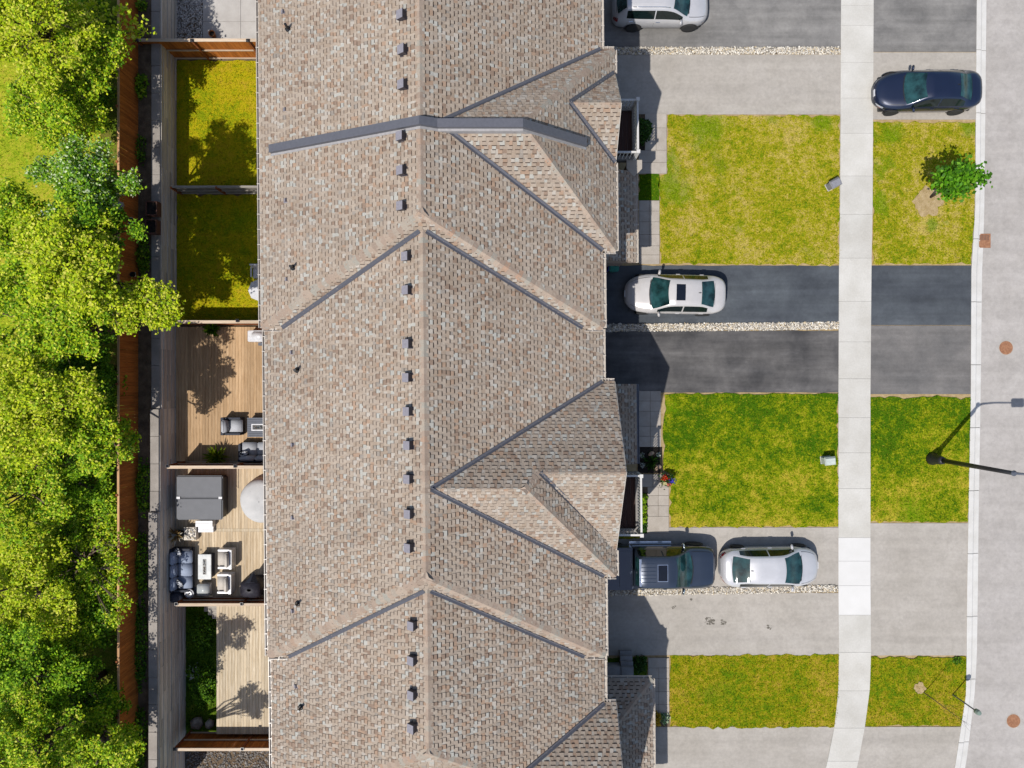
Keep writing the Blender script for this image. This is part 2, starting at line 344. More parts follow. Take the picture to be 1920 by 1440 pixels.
mt['rust'] = mottled('rusty_iron', [(0.35, C(158,110,82)), (0.65, C(186,136,102))], 12, 4, 0.85)
mt['rust_dark'] = plain('grate_iron', C(126,96,82), 0.85)
mt['pedestal'] = plain('pedestal_green', C(206,216,208), 0.5)
mt['pedestal_grey'] = plain('pedestal_grey', C(150,150,158), 0.5)
mt['glass_green'] = plain('green_table_glass', C(140,158,146), 0.12)
mt['step_grey'] = mottled('step_concrete', [(0.3, C(160,158,158)), (0.7, C(190,188,188))], 2.5, 5, 0.9, fine=(30, 0.92, 1.05))
mt['boulder'] = mottled('boulder', [(0.35, C(120,114,106)), (0.65, C(186,178,168))], 3.5, 6, 0.95, bump=0.6, bscale=9)
mt['flower'] = tinted('petal', 0.6, 0.2)
# ---------------------------------------------------------------- ground, lawns, drives, pavement, road
def sheet(name, mat, pts, z, thick=0.06, px=True, label=None):
    P = [G(a, b)[:2] if px else (a, b) for a, b in pts]
    return struct(MB().prism(P, z - thick, z).build(name, mat), label)
struct(MB().prism([(-300,-300),(300,-300),(300,300),(-300,300)], -1.3, -1.05).build('ground', mt['lawn_dark']))
YT, YB = -260, 1720                                  # how far (in photo rows) the place is carried past the frame

SWL = [(YT,1581),(0,1577),(390,1575),(500,1573),(740,1572),(1100,1572),(1225,1573),(1290,1572),(1360,1565),(1440,1549),(YB,1470)]
SWR = [(YT,1642),(0,1638),(390,1636),(500,1634),(740,1632),(1100,1632),(1225,1633),(1290,1631),(1360,1622),(1440,1607),(YB,1530)]
KBL = [(YT,1838),(0,1831),(390,1828),(460,1824),(500,1821),(740,1820),(990,1815),(1100,1813),(1230,1812),(1300,1811),(1360,1802),(1440,1790),(YB,1726)]
KBR = [(YT,1858),(0,1851),(390,1847),(460,1845),(500,1843),(740,1840),(990,1836),(1100,1835),(1230,1833),(1300,1829),(1360,1822),(1440,1812),(YB,1748)]
def at(tab, y):
    for (a, b), (c, d) in zip(tab, tab[1:]):
        if a <= y <= c: return b + (d - b) * (y - a) / (c - a)
    return tab[0][1] if y < tab[0][0] else tab[-1][1]
def edge(tab, y0, y1, n=12): return [(at(tab, y0 + (y1 - y0) * i / n), y0 + (y1 - y0) * i / n) for i in range(n + 1)]
def between(L_, R_, y0, y1, y0b=None, y1b=None):
    y0b = y0 if y0b is None else y0b; y1b = y1 if y1b is None else y1b
    return edge(L_, y0, y1) + edge(R_, y0b, y1b)[::-1]
sheet('front_ground', mt['earth'], [(600,YT)] + [(x + 2, y) for x, y in edge(KBL, YT, YB, 40)] + [(600,YB)], -0.03, 1.0)
# road
sheet('road', mt['road'], edge(KBR, YT, YB, 30) + [(2600, YB), (2600, YT)], -0.07, 0.3)
# kerb: one piece per pour, each with a raised back and a flat gutter pan
kerb = struct(MB().prism([G(a, b)[:2] for a, b in between(KBL, KBR, YT, YB)], -0.5, -0.12).build('kerb', mt['soil']))
ky = YT
while ky < YB - 5:
    k2 = min(YB, ky + 118); n = 4; P = []
    for i in range(n + 1):
        y = ky + 0.5 + (k2 - ky - 1.0) * i / n; a, b = at(KBL, y), at(KBR, y); s = b - a
        P.append([Vector((*G(a + s * f, y)[:2], z)) for f, z in ((0, -0.11), (0, 0.03), (0.04, 0.04), (0.40, 0.04), (0.50, 0.015), (0.56, -0.045), (1.0, -0.055), (1.0, -0.11))])
    m = MB().grid(P); m.add(P[0], [tuple(range(8))]); m.add(P[-1], [tuple(range(8))[::-1]])
    m.build('kerb_stone', mt['kerb'], kerb); ky = k2
# pavement slabs
pave = struct(MB().prism([G(a, b)[:2] for a, b in between(SWL, SWR, YT, YB)], -0.5, -0.02).build('pavement', mt['joint']))
JY = [YT,-190,-120,-58,10,48,117,184,250,330,402,484,565,641,710,783,849,916,1008,1052,1098,1153,1223,1295,1365,1427,1500,1575,1650,YB]
for a, b in zip(JY, JY[1:]):
    P = [G(x, y)[:2] for x, y in edge(SWL, a + 0.14, b - 0.14, 3) + edge(SWR, a + 0.14, b - 0.14, 3)[::-1]]
    MB().prism(P, -0.1, 0.012 + random.uniform(0, 0.004)).build('slab', mt['concrete_white' if 1008 <= a < 1153 else 'concrete'], pave, bevel=0.004, seg=1)
# drives: house side, then the piece between pavement and kerb
HX = 1075
def drive(name, mat, y0, y1, mat2=None, a0=None, a1=None, wob=0.0):
    A = [(HX, y0)] + [(HX + (1573 - HX) * i / 30, y0 + random.uniform(-wob, wob)) for i in range(1, 30)] + [(at(SWL, y0), y0), (at(SWL, y1), y1)]
    A += [(HX + (1573 - HX) * i / 30, y1 + random.uniform(-wob, wob)) for i in range(29, 0, -1)] + [(HX, y1)]
    sheet(name, mt[mat], A, 0.0, 0.1)
    if mat2: sheet('driveway_apron', mt[mat2], between(SWR, KBL, a0, a1), 0.0, 0.1)
drive('driveway', 'drive_grey', -64, 89, 'drive_grey', -70, 97)
drive('driveway', 'drive_light', 102, 214.5, 'drive_light', 98.2, 224)
drive('driveway', 'drive_blue', 498, 608, 'drive_blue', 498, 609.5, 0.8)
drive('driveway', 'drive_dark', 620, 736, 'drive_apron', 610.5, 739, 0.7)
drive('driveway', 'drive_light', 989, 1103, 'drive_light', 981, 1229)
drive('driveway', 'drive_light', 1112, 1229, None, wob=0.6)
drive('driveway', 'drive_light', 1363, 1480, 'drive_light', 1363, 1480)
drive('driveway', 'drive_grey', -220, -78, 'drive_light', -200, -76)

# oil drips on the lower drive
st_m = plain('oil_stain', C(118,112,102), 0.8, 0, 0.3, 0.2)
for x, y, n, sp in ((1331,1164,46,7.5),(1357,1166,14,6),(1262,1139,8,4),(1441,1176,12,5),(1296,1124,4,2)):
    m = MB()
    for _ in range(n):
        c = G(x + random.gauss(0, sp*.62), y + random.gauss(0, sp*.5)); r_ = abs(random.gauss(0, .03)) + .008; m.prism([(c.x + math.cos(k*.785)*r_*random.uniform(.6,1.4), c.y + math.sin(k*.785)*r_*random.uniform(.5,1.2)) for k in range(8)], 0.0005*_ * 0 - 0.01, 0.003 + _*0.00006)
    struct(m.build('oil_stain', st_m))
def tufts(name, parent, mat, polys, z, dens=260, h=(0.03, 0.075), w=0.016):
    V = []; 
    for P in polys:
        P = np.array(P); lo, hi = P.min(0), P.max(0); n = int((hi - lo).prod() * dens)
        q = lo + rng.random((n, 2)) * (hi - lo); ok = np.zeros(n, bool); j = len(P) - 1
        for i in range(len(P)):
            c = ((P[i,1] > q[:,1]) != (P[j,1] > q[:,1])) & (q[:,0] < (P[j,0]-P[i,0])*(q[:,1]-P[i,1])/(P[j,1]-P[i,1]+1e-12)+P[i,0]); ok ^= c; j = i
        V.append(q[ok])
    q = np.concatenate(V); n = len(q); a = rng.random(n) * 6.283; hh = rng.uniform(*h, n); le = rng.uniform(0.0, 0.05, n); t = rng.random(n) * 6.283
    b = np.stack([np.cos(a), np.sin(a)], 1) * w
    p0 = np.concatenate([q - b, np.full((n, 1), z)], 1); p1 = np.concatenate([q + b, np.full((n, 1), z)], 1)
    p2 = np.concatenate([q + np.stack([np.cos(t), np.sin(t)], 1) * le[:, None], (z + hh)[:, None]], 1)
    VV = np.stack([p0, p1, p2], 1).reshape(-1, 3); F = np.arange(3 * n).reshape(-1, 3)
    return stuff(link(name, np_mesh(name, VV, F, mat), parent))
def lawn(pts, mat, z=0.01, dens=260, px=True, name='lawn', jag=2.0, h=(0.03, 0.075)):
    # turf edge creeps irregularly over what it borders
    P = [Vector(G(a, b)[:2]) if px else Vector((a, b)) for a, b in pts]; Q = []
    for i, p in enumerate(P):
        q = P[(i + 1) % len(P)]; n = max(1, int((q - p).length / 0.22)); nr = Vector((-(q - p).y, (q - p).x)).normalized()
        for k in range(n): Q.append(p.lerp(q, k / n) + nr * (random.gauss(0, 0.02) * jag if k else 0))
    o = struct(MB().prism(Q, z - 0.08, z).build(name, mt[mat]))
    tufts('grass_blades', o, mt[mat], [[(p.x, p.y) for p in Q]], z, dens, h); return o
lawn([(1252,215.5),(1400,217),(1574.5,218),(1574,496),(1400,495),(1239,494),(1236,330),(1251,326)], 'lawn_a')
lawn(between([(0,1637.5),(2000,1634)], [(0,1830),(390,1827.5),(460,1823.5),(500,1820.5)], 229, 495), 'lawn_a')
lawn([(1246,740),(1300,739),(1571,738),(1571.5,987),(1400,987),(1258,988),(1255,888),(1243,880)], 'lawn_b')
lawn(between(SWR, KBL, 745, 978), 'lawn_b')
lawn([(1256,1229),(1420,1228),(1572,1226),(1572.3,1290),(1565,1363),(1400,1365),(1256,1363)], 'lawn_c')
lawn(between(SWR, KBL, 1232, 1361), 'lawn_c')
lawn([(1198,327),(1236,327),(1236,376),(1198,376)], 'lawn_b')
lawn([(1130,1232),(1214,1232),(1214,1275),(1130,1275)], 'lawn_dark')
lawn([(1150,1001),(1200,1001),(1200,1010),(1150,1010)], 'lawn_b')
lawn([(1240,1482),(1570,1482),(1540,1650),(1240,1650)], 'lawn_a', dens=80)
# bare patch of earth round the young trees
for (x, y, r, l_) in ((1738, 378, 0.75, 'bare earth ring'), (1724, 1290, 0.3, 'bare earth ring')):
    c = G(x, y); P = []
    for k in range(26):
        a = k / 26 * 6.283; rr = r * random.uniform(0.72, 1.1); P.append((c.x + math.cos(a) * rr, c.y + math.sin(a) * rr))
    struct(MB().prism(P, -0.02, 0.034).build('bare_earth', mt['earth']))

# river-stone strips between the drives
ICO = None
def stones_mesh(name, pts, mat, pal):
    """pts: list of (x,y,z,size)"""
    bm = bmesh.new(); bmesh.ops.create_icosphere(bm, subdivisions=1, radius=1.0); bv = np.array([v.co[:] for v in bm.verts]); bf = np.array([[v.index for v in f.verts] for f in bm.faces]); bm.free()
    N = len(pts); P = np.array(pts); nb = len(bv)
    s = P[:, 3][:, None, None] * rng.uniform(0.6, 1.15, (N, 1, 3)) * np.array([1, 1, 0.7]); v = bv[None] * rng.uniform(0.8, 1.15, (N, nb, 1)) * s
    a = rng.random(N) * 6.283; ca, sa = np.cos(a)[:, None], np.sin(a)[:, None]
    x = v[..., 0] * ca - v[..., 1] * sa; y = v[..., 0] * sa + v[..., 1] * ca
    V = np.stack([x, y, v[..., 2]], -1) + P[:, None, :3]; F = (bf[None] + (np.arange(N) * nb)[:, None, None]).reshape(-1, 3)
    pal = np.array(pal); t = pal[rng.integers(0, len(pal), N)] * rng.uniform(0.85, 1.12, (N, 1)); T = np.repeat(t, len(bf), 0)
    return np_mesh(name, V.reshape(-1, 3), F, mat, np.clip(T, 0, 0.9))
PALE = [C(240,232,216,1.12), C(232,222,206,1.1), C(248,242,230,1.15), C(210,200,184), C(230,210,174), C(186,180,170), C(160,152,140)]
GREYS = [C(190,186,182), C(214,210,206), C(234,230,226), C(150,146,142), C(206,198,188)]
def gravel(x0, x1, ya, yb, w, n, pal=PALE, size=(0.024, 0.054)):
    o = sheet('gravel_strip', mt['soil'], [(x0, ya - w/2), (x1, yb - w/2), (x1, yb + w/2), (x0, ya + w/2)], 0.004, 0.1)
    L = []
    for _ in range(n):
        t = random.random(); x = x0 + (x1 - x0) * t; y = ya + (yb - ya) * t + random.uniform(-w/2 - 0.6, w/2 + 0.6) + random.gauss(0, 0.5)
        p = G(x, y); L.append((p.x, p.y, 0.012 + random.random() * 0.03, random.uniform(*size)))
    stuff(link('stones', stones_mesh('stones', L, mt['stone'], pal), o))
gravel(1085, 1575, 95.5, 95.0, 11.5, 4200); gravel(1085, 1572, 615.5, 610.5, 12.5, 4400); gravel(1085, 1570, 1112, 1103, 11, 4200)

# front walks: paving slabs laid one by one
def pavers(name, cells, mat='paver'):
    x0 = min(c[0] for c in cells); x1 = max(c[1] for c in cells); y0 = min(c[2] for c in cells); y1 = max(c[3] for c in cells)
    o = sheet(name, mt['soil'], [(x0+.5,y0+.5),(x1-.5,y0+.5),(x1-.5,y1-.5),(x0+.5,y1-.5)], 0.006, 0.1)
    for a, b, c, d in cells:
        p, q = G(a, d), G(b, c)
        MB().box(p.x + 0.006, q.x - 0.006, p.y + 0.006, q.y - 0.006, -0.02, 0.03 + random.uniform(0, 0.006)).build('paver', mt[mat], o, bevel=0.004, seg=1)
def two(xa, xm, xb, ys): return [c for y0, y1 in zip(ys, ys[1:]) for c in ((xa, xm, y0, y1), (xm, xb, y0, y1))]
pavers('front_path', two(1198, 1217, 1236.5, [376,396,416,440,461]) + [(1198,1236.5,461,478),(1198,1236.5,478,495.5)])
pavers('front_path', [(1209,1250,213.5,240),(1209,1230,240,282),(1230,1250,240,282),(1197,1250,282,305),(1197,1250,305,326)])
pavers('front_path', two(1198, 1219, 1239, [733,752,771,799,818,838]))
pavers('front_path', [(1199,1224,889,913),(1224,1253.5,889,913)] + two(1214, 1234, 1254, [913,929,948,968]) + [(1213,1254,968,1000)])
pavers('front_path', [(1215,1254.5,1233,1252)] + two(1215, 1235, 1254.5, [1252,1272,1296,1320,1342]))
sheet('planting_bed', mt['mulch'], [(1196,838.5),(1241,838.5),(1243,887),(1196,887)], 0.02, 0.1)
sheet('planting_bed', mt['mulch'], [(1196,222),(1208.5,222),(1208.5,282),(1196,282)], 0.02, 0.1)
sheet('planting_bed', mt['mulch'], [(1198,924),(1213,924),(1212.5,1000),(1198,1000)], 0.02, 0.1)
sheet('planting_bed', mt['soil'], [(1214,1343),(1255,1343),(1255,1362.5),(1214,1362.5)], 0.02, 0.1)

# ---- back: terrace on the left, yards behind the house
XW = -16.15                                          # retaining wall face
struct(MB().prism([(-90,-70),(XW-0.37,-70),(XW-0.37,70),(-90,70)], -1.0, 1.52).build('terrace', mt['forest']))
lawn([(-34,-19),(-21.2,-19),(-20.8,-9),(-21.6,-3),(-20.6,2),(-20.2,6),(-18.9,7.5),(-18.9,13),(-20.6,14.5),(-20.9,19.5),(-34,19.5)], 'lawn_wild', 1.545, 34, False, 'meadow', 1, (0.06, 0.2))
struct(MB().prism([(-17.3,-19.5),(XW-0.37,-19.5),(XW-0.37,19.5),(-17.3,19.5)], 1.4, 1.56).build('planting_strip', mt['soil']))
struct(MB().prism([(XW,-10.1),(-9.3,-10.1),(-9.3,40),(XW,40)], -1.0, -0.03).build('yard_ground', mt['soil']))
lawn([(XW+.01,15.55),(-9.35,15.55),(-9.35,9.25),(XW+.01,9.25)], 'lawn_d', 0.0, 240, False, 'back_lawn')
lawn([(XW+.01,9.12),(-9.35,9.12),(-9.35,2.9),(XW+.01,2.9)], 'lawn_d', 0.0, 240, False, 'back_lawn')
lawn([(XW+.01,-10.15),(-9.35,-10.15),(-9.35,-17.1),(XW+.01,-17.1)], 'lawn_dark', -1.0, 320, False, 'back_lawn', 1, (0.05, 0.16))
lawn([(XW+.01,-17.3),(-9.35,-17.3),(-9.35,-19.5),(XW+.01,-19.5)], 'lawn_dark', -0.98, 60, False, 'back_lawn')
pt = struct(MB().box(-14.85, -9.4, 15.75, 24, -0.02, 0.02).build('patio', mt['patio']))
p0, p1 = G(378, 68), G(330, 68)
for x in range(3):
    for y in range(5):
        MB().box(-14.85+x*1.82+.008, -14.85+(x+1)*1.82-.008, 15.75+y*1.65+.008, 15.75+(y+1)*1.65-.008, 0.0, 0.045).build('slab', mt['patio'], pt)
def pebbles(name, x0, x1, y0, y1, z, n, pal, size):
    o = struct(MB().box(x0, x1, y0, y1, z - 0.1, z).build(name, mt['soil']))
    L = [(random.uniform(x0, x1), random.uniform(y0, y1), z + 0.01, random.uniform(*size)) for _ in range(n)]
    stuff(link('stones', stones_mesh(name, L, mt['stone'], pal), o))
pebbles('gravel_bed', XW + .02, -14.87, 15.75, 20, 0.0, 2600, GREYS, (0.025, 0.06))
pebbles('gravel_bed', XW + .02, -9.6, -19.4, -17.32, -0.95, 2600, [C(130,126,122), C(160,154,148), C(100,96,92)], (0.03, 0.07))

# retaining wall: stacked weathered timbers under a stone coping, coping stepped in three
wall = thing('retaining_wall', 'long weathered timber retaining wall with grey stone coping beside the back yards', 'wall', (XW, 0, 0))
MB().box(XW-0.36, XW-0.05, -19.6, 19.6, -1.2, 1.5).build('wall_core', mt['soil'], wall, True)
segs = [(19.6, -1.15, 1.60), (-1.15, -5.85, 1.72), (-5.85, -19.6, 1.86)]
for yt, yb, zt in segs:
    z = -1.1; row = 0
    while z < zt - 0.08:
        h = min(0.2, zt - 0.075 - z); y = yt - (row % 2) * 1.1; first = True; ya = yt
        while ya > yb + 0.02:
            yn = max(yb, ya - (2.4 if not (first and row % 2) else 1.2)); first = False
            if z + h > (-1.05 if yb < -10 else -0.3):
                MB().box(XW - 0.06, XW + 0.012 + random.uniform(-0.012, 0.012) + (0.018 if row % 2 else 0), yn + 0.004, ya - 0.004, z + 0.012, z + h - 0.008).build('timber', mt['timber'], wall, True)
            ya = yn
        z += h; row += 1
    ya = yt
    while ya > yb + 0.02:
        yn = max(yb, ya - 1.25)
        MB().box(XW - 0.40, XW - 0.005, yn + 0.006, ya - 0.006, zt - 0.075, zt + random.uniform(-.006, .006)).build('coping', mt['coping'], wall, True, bevel=0.008, seg=1); ya = yn
# ---------------------------------------------------------------- the row of townhouses
SH = 0.009                                           # the row stands slightly askew to the frame
def sk(p): return Vector((p[0] - SH * p[1], p[1], p[2]))
XL, XR, XM = -9.77, 3.59, -3.09
PALETTE = [(C(183,167,151), 36), (C(189,174,158), 26), (C(177,159,141), 18), (C(182,155,133), 7), (C(160,138,121), 7), (C(198,188,176), 8), (C(194,191,182), 8), (C(170,160,149), 4)]
PCOL = [c for c, w in PALETTE for _ in range(w)]
SHADOW_BAND = [C(78,65,58), C(68,57,52), C(90,74,64)]  # shadow line below each shingle tooth, painted as dark brown strips
class Face:
    def __init__(s, pts, down):
        s.p = [Vector(p) for p in pts]; n = (s.p[1] - s.p[0]).cross(s.p[2] - s.p[0]).normalized()
        if n.z < 0: n = -n
        s.n = n; s.d = Vector((n.x, n.y, 0)).normalized(); s.d = (s.d - n * s.d.dot(n)).normalized()   # down the slope
        s.h = n.cross(s.d); s.o = min(s.p, key=lambda q: q.z)
    def z(s, x, y): return s.o.z - (s.n.x * (x - s.o.x) + s.n.y * (y - s.o.y)) / s.n.z
ALLF = []                                            # bodies: list of (faces, footprint)
def roof_z(x, y):
    best = -9
    for faces, (x0, x1, y0, y1) in ALLF:
        if x0 <= x <= x1 and y0 <= y <= y1: best = max(best, min(f.z(x, y) for f in faces))
    return best
def shingle_face(mb, F, off=0.012):
    uv = [((q - F.o).dot(F.h), -(q - F.o).dot(F.d)) for q in F.p]; vmax = max(v for u, v in uv); E = 0.155
    nrow = int(math.ceil(vmax / E)); n = len(uv)
    def span(v):
        us = []
        for i in range(n):
            (u0, v0), (u1, v1) = uv[i], uv[(i + 1) % n]
            if abs(v1 - v0) > 1e-9 and min(v0, v1) <= v <= max(v0, v1): us.append(u0 + (u1 - u0) * (v - v0) / (v1 - v0))
        return (min(us), max(us)) if len(us) > 1 else None
    def P(u, v, w):
        return tuple(sk(F.o + F.h * u - F.d * v + F.n * w))
    for r in range(nrow):
        v0, v1 = r * E, min(vmax, (r + 1) * E); s = span(min(vmax - 1e-4, (v0 + v1) / 2))
        if not s: continue
        u = s[0] - random.random() * 0.2; tooth = random.random() < 0.5; j = random.uniform(-.006, .006)
        while u < s[1]:
            w = random.choice((0.12, 0.14, 0.16, 0.18)) if tooth else random.choice((0.09, 0.11, 0.13, 0.16))
            a, b = max(u, s[0]), min(u + w, s[1]); u += w
            if b - a < 0.01: tooth = not tooth; continue
            c3 = F.o + F.h * ((a + b) / 2) - F.d * ((v0 + v1) / 2)
            if not (-18.5 < c3.y < 17.5) or c3.z < roof_z(c3.x, c3.y) - 0.10: tooth = not tooth; continue
            hb = off + (0.026 if tooth else 0.006); ht = off - 0.004; c = random.choice(PCOL); k = random.uniform(0.95, 1.05); c = tuple(q * k for q in c)
            va, vb = v0 - 0.012 + j, v1
            q = [P(a, va, hb), P(b, va, hb), P(b, vb, ht + (0.008 if tooth else 0)), P(a, vb, ht + (0.008 if tooth else 0))]
            if tooth:
                mb.add(q + [P(a, va, off - 0.01), P(b, va, off - 0.01), P(b, vb, off - 0.01), P(a, vb, off - 0.01)], [(0,1,2,3), (4,5,1,0), (5,6,2,1), (7,4,0,3)], c)
                if r: mb.add([P(a, va - 0.036, off + 0.014), P(b, va - 0.036, off + 0.014), P(b, va, off + 0.012), P(a, va, off + 0.012)], [(0,1,2,3)], random.choice(SHADOW_BAND))
            else:
                mb.add(q + [P(a, va, off - 0.01), P(b, va, off - 0.01)], [(0,1,2,3), (4,5,1,0)], c)
            tooth = not tooth
def caps(p0, p1, n0, n1, parent, w=0.17, e=0.20):
    """cap shingles lapped along a ridge or hip from the low end p0 to p1; n0,n1 the two roof normals"""
    p0, p1 = sk(p0), sk(p1); d = (p1 - p0); L = d.length; d.normalize(); up = (n0 + n1).normalized()
    a = n0.cross(d); a = -a if a.dot(n0 - n1) < 0 else a; a.normalize(); b = n1.cross(d); b = -b if b.dot(n1 - n0) < 0 else b; b.normalize()
    lx = d; lz = (up - d * up.dot(d)).normalized(); ly = lz.cross(lx)
    loc = lambda v: Vector((v.dot(lx), v.dot(ly), v.dot(lz)))
    A, B = loc(a), loc(b); m = MB(); t0, t1 = 0.040, 0.026; l = e * 1.35
    rows = []
    for x, t in ((0, t0), (l, t1)):
        rows.append([Vector((x, 0, 0)) + A * w + Vector((0, 0, t - 0.012)), Vector((x, 0, 0)) + A * w * 0.35 + Vector((0, 0, t)), Vector((x, 0, t + 0.006)), Vector((x, 0, 0)) + B * w * 0.35 + Vector((0, 0, t)), Vector((x, 0, 0)) + B * w + Vector((0, 0, t - 0.012))])
    m.grid([rows[0], rows[1]]); dn = Vector((0, 0, -0.022))
    m.add(rows[0] + [q + dn for q in rows[0]], [(i, i + 5, i + 6, i + 1) for i in range(4)])
    me = m.mesh('ridge_cap', mt['cap']); n = int(L / e)
    M3 = Matrix((lx, ly, lz)).transposed().to_4x4()
    for i in range(n + 1):
        q = p0 + d * min(i * e, L - e * 0.6)
        if -19 < q.y < 18.5: link('ridge_cap', me, parent, True, Matrix.Translation(q) @ M3)
def valley(p0, p1, n0, n1, parent, w=0.085, lift=0.065):
    p0, p1 = sk(p0), sk(p1); d = (p1 - p0).normalized(); a = n0.cross(d); b = n1.cross(d)
    ca = a if a.z > 0 else -a; cb = b if b.z > 0 else -b; u = Vector((0, 0, lift)); m = MB()
    m.grid([[p0 + ca*w + u, p0 + u*0.7, p0 + cb*w + u], [p1 + ca*w + u, p1 + u*0.7, p1 + cb*w + u]])
    dn = Vector((0, 0, -0.09))
    for c in (ca, cb): m.add([p0 + c*w + u, p1 + c*w + u, p1 + c*w + u + dn, p0 + c*w + u + dn], [(0,1,2,3)])
    return m.build('valley_flashing', mt['flash'], parent, True)
def gutter(pts, out, parent, mat='gutter', name='gutter'):
    """pts polyline along an eave, out = outward unit vector (per segment)"""
    for i in range(len(pts) - 1):
        a, b = sk(pts[i]), sk(pts[i + 1]); d = (b - a); L = d.length; d.normalize(); o = Vector(out[i] if isinstance(out[0], (tuple, list)) else out); m = MB()
        prof = [(0.0, 0.0), (0.0, -0.11), (0.09, -0.11), (0.125, -0.05), (0.125, 0.0), (0.105, 0.0), (0.105, -0.045), (0.085, -0.09), (0.015, -0.09), (0.015, 0.0)]
        P = [[q + o * x + Vector((0, 0, z)) for x, z in prof + prof[:1]] for q in (a, b)]; m.grid(P)
        m.add(P[0][:10], [tuple(range(10))]); m.add(P[1][:10], [tuple(range(10))[::-1]])
        n = max(1, int(L / 0.58)); ang = math.atan2(d.y, d.x)
        for k in range(n):
            q = a + d * (L * (k + 0.5) / n) + o * 0.062; m.cbox(q.x, q.y, q.z + 0.004, 0.03, 0.15, 0.012, ang)
        g = m.build(name, mt[mat], parent, True)
def body_faces(kind, **k): pass
def deck_mesh(mb, faces):
    for F in faces:
        mb.add([sk(p) for p in F.p], [tuple(range(len(F.p)))])
def townhouse(label, ze, zr, ytop, yr_end, yb, cross, hip_top=False):
    root = thing('townhouse', label, 'house', sk((XM, (ytop + yb) / 2, 0)), 0, 'row of townhouses')
    # main body: two slopes and the hipped lower end
    A = Face([(XL, ytop, ze), (XL, yb, ze), (XM, yr_end, zr), (XM, ytop, zr)], 0)
    B = Face([(XR, ytop, ze), (XR, yb, ze), (XM, yr_end, zr), (XM, ytop, zr)], 0)
    H = Face([(XL, yb, ze), (XR, yb, ze), (XM, yr_end, zr)], 0)
    bodies = [([A, B, H], (XL, XR, yb, ytop))]
    cr = cross(ze, A, B, H) if cross else None
    if cr: bodies += cr['bodies']
    return dict(root=root, bodies=bodies, A=A, B=B, H=H, ze=ze, zr=zr, ytop=ytop, yr=yr_end, yb=yb, cr=cr)

def cross_hip(ze, A, B, H):                          # upper house: hipped wing with a small gable on its front
    yn, ys, yc, zc = 13.09, 5.22, 9.15, 9.50; xs, xe, xf = -3.0, 0.46, 4.10
    N = Face([(xs, yn, ze), (xf, yn, ze), (xe, yc, zc), (xs, yc, zc)], 0); S = Face([(xs, ys, ze), (xf, ys, ze), (xe, yc, zc), (xs, yc, zc)], 0)
    Fr = Face([(xf, yn, ze), (xf, ys, ze), (xe, yc, zc)], 0)
    g0, g1, gc, gz = 12.17, 8.66, 10.41, 8.04; gx0, gx1 = 2.2, 4.13
    GN = Face([(gx0, g0, ze), (gx1, g0, ze), (gx1, gc, gz), (gx0, gc, gz)], 0); GS = Face([(gx0, g1, ze), (gx1, g1, ze), (gx1, gc, gz), (gx0, gc, gz)], 0)
    xr0 = XM + (A.z(XM, 0) - zc) / 0.494; vx = xe + (zc - gz) / ((zc - ze) / (xf - xe))
    return dict(bodies=[([N, S, Fr], (xs, xf, ys, yn)), ([GN, GS], (gx0, gx1, g1, g0))], front=(xf, ys, yn), gable=(gx1, g0, g1, gc, gz),
      caps=[((xf, yn, ze), (xe, yc, zc), N.n, Fr.n), ((xf, ys, ze), (xe, yc, zc), S.n, Fr.n), ((gx1, gc, gz), (vx, gc, gz), GN.n, GS.n)],
      valleys=[((xr0, yc, zc), (XR, yn, ze), B.n, N.n), ((xr0, yc, zc), (XR, ys, ze), B.n, S.n), ((vx, gc, gz), (xf, g0, ze), GN.n, Fr.n), ((vx, gc, gz), (xf, g1, ze), GS.n, Fr.n)],
      gut=[[(XR, yn, ze), (xf + .02, yn, ze)], [(xf, yn, ze), (xf, g0, ze)], [(xf, g1, ze), (xf, ys, ze)], [(XR, ys, ze), (xf + .02, ys, ze)]], gout=[(0,1,0), (1,0,0), (1,0,0), (0,-1,0)])
def cross_gable(dy, zt):
    def f(ze, A, B, H):                              # lower houses: wing whose north slope runs on into a broad front gable
        yn, ys, yc = 0.10 + dy, -7.62 + dy, -3.70 + dy; zc = ze + 3.2; xs, xe, xf, xg = -3.0, 0.47, 4.05, 4.07; sl = (zc - ze) / (yn - yc); gy = -3.17 + dy; gz = ze + sl * (yn - gy)
        fx = (zc - ze) / (xf - xe); hx = xe + (zc - gz) / fx; gs = gy - (gz - ze) / 0.80
        N = Face([(xs, yn, ze), (xg, yn, ze), (xg, gy, gz), (hx, gy, gz), (xe, yc, zc), (xs, yc, zc)], 0); S = Face([(xs, ys, ze), (xf, ys, ze), (xe, yc, zc), (xs, yc, zc)], 0)
        Fr = Face([(xf, gy, ze + 0.0), (xf, ys, ze), (xe, yc, zc), (hx, gy, gz)], 0); Fr = Face([(xf, ys, ze), (xf, yn, ze), (xe, yc, zc)], 0)
        GS = Face([(hx, gy, gz), (xg, gy, gz), (xg, gs, ze), (hx, gs, ze)], 0)
        xr0 = XM + (A.z(XM, 0) - zc) / 0.494
        return dict(bodies=[([N, S, Fr], (xs, xf, ys, yn)), ([N, GS], (hx, xg, gs, yn))], front=(xf, ys, yn), gable=(xg, yn, gs, gy, gz),
          caps=[((xf, ys, ze), (xe, yc, zc), S.n, Fr.n), ((hx, gy, gz), (xe, yc, zc), N.n, Fr.n), ((xg, gy, gz), (hx, gy, gz), N.n, GS.n)],
          valleys=[((xr0, yc, zc), (XR, yn, ze), B.n, N.n), ((xr0, yc, zc), (XR, ys, ze), B.n, S.n), ((hx, gy, gz), (xf, gs + .15, ze), GS.n, Fr.n)],
          gut=[[(XR, yn, ze), (xg, yn, ze)], [(xf, gs, ze), (xf, ys, ze)], [(XR, ys, ze), (xf + .02, ys, ze)]], gout=[(0,1,0), (1,0,0), (0,-1,0)])
    return f
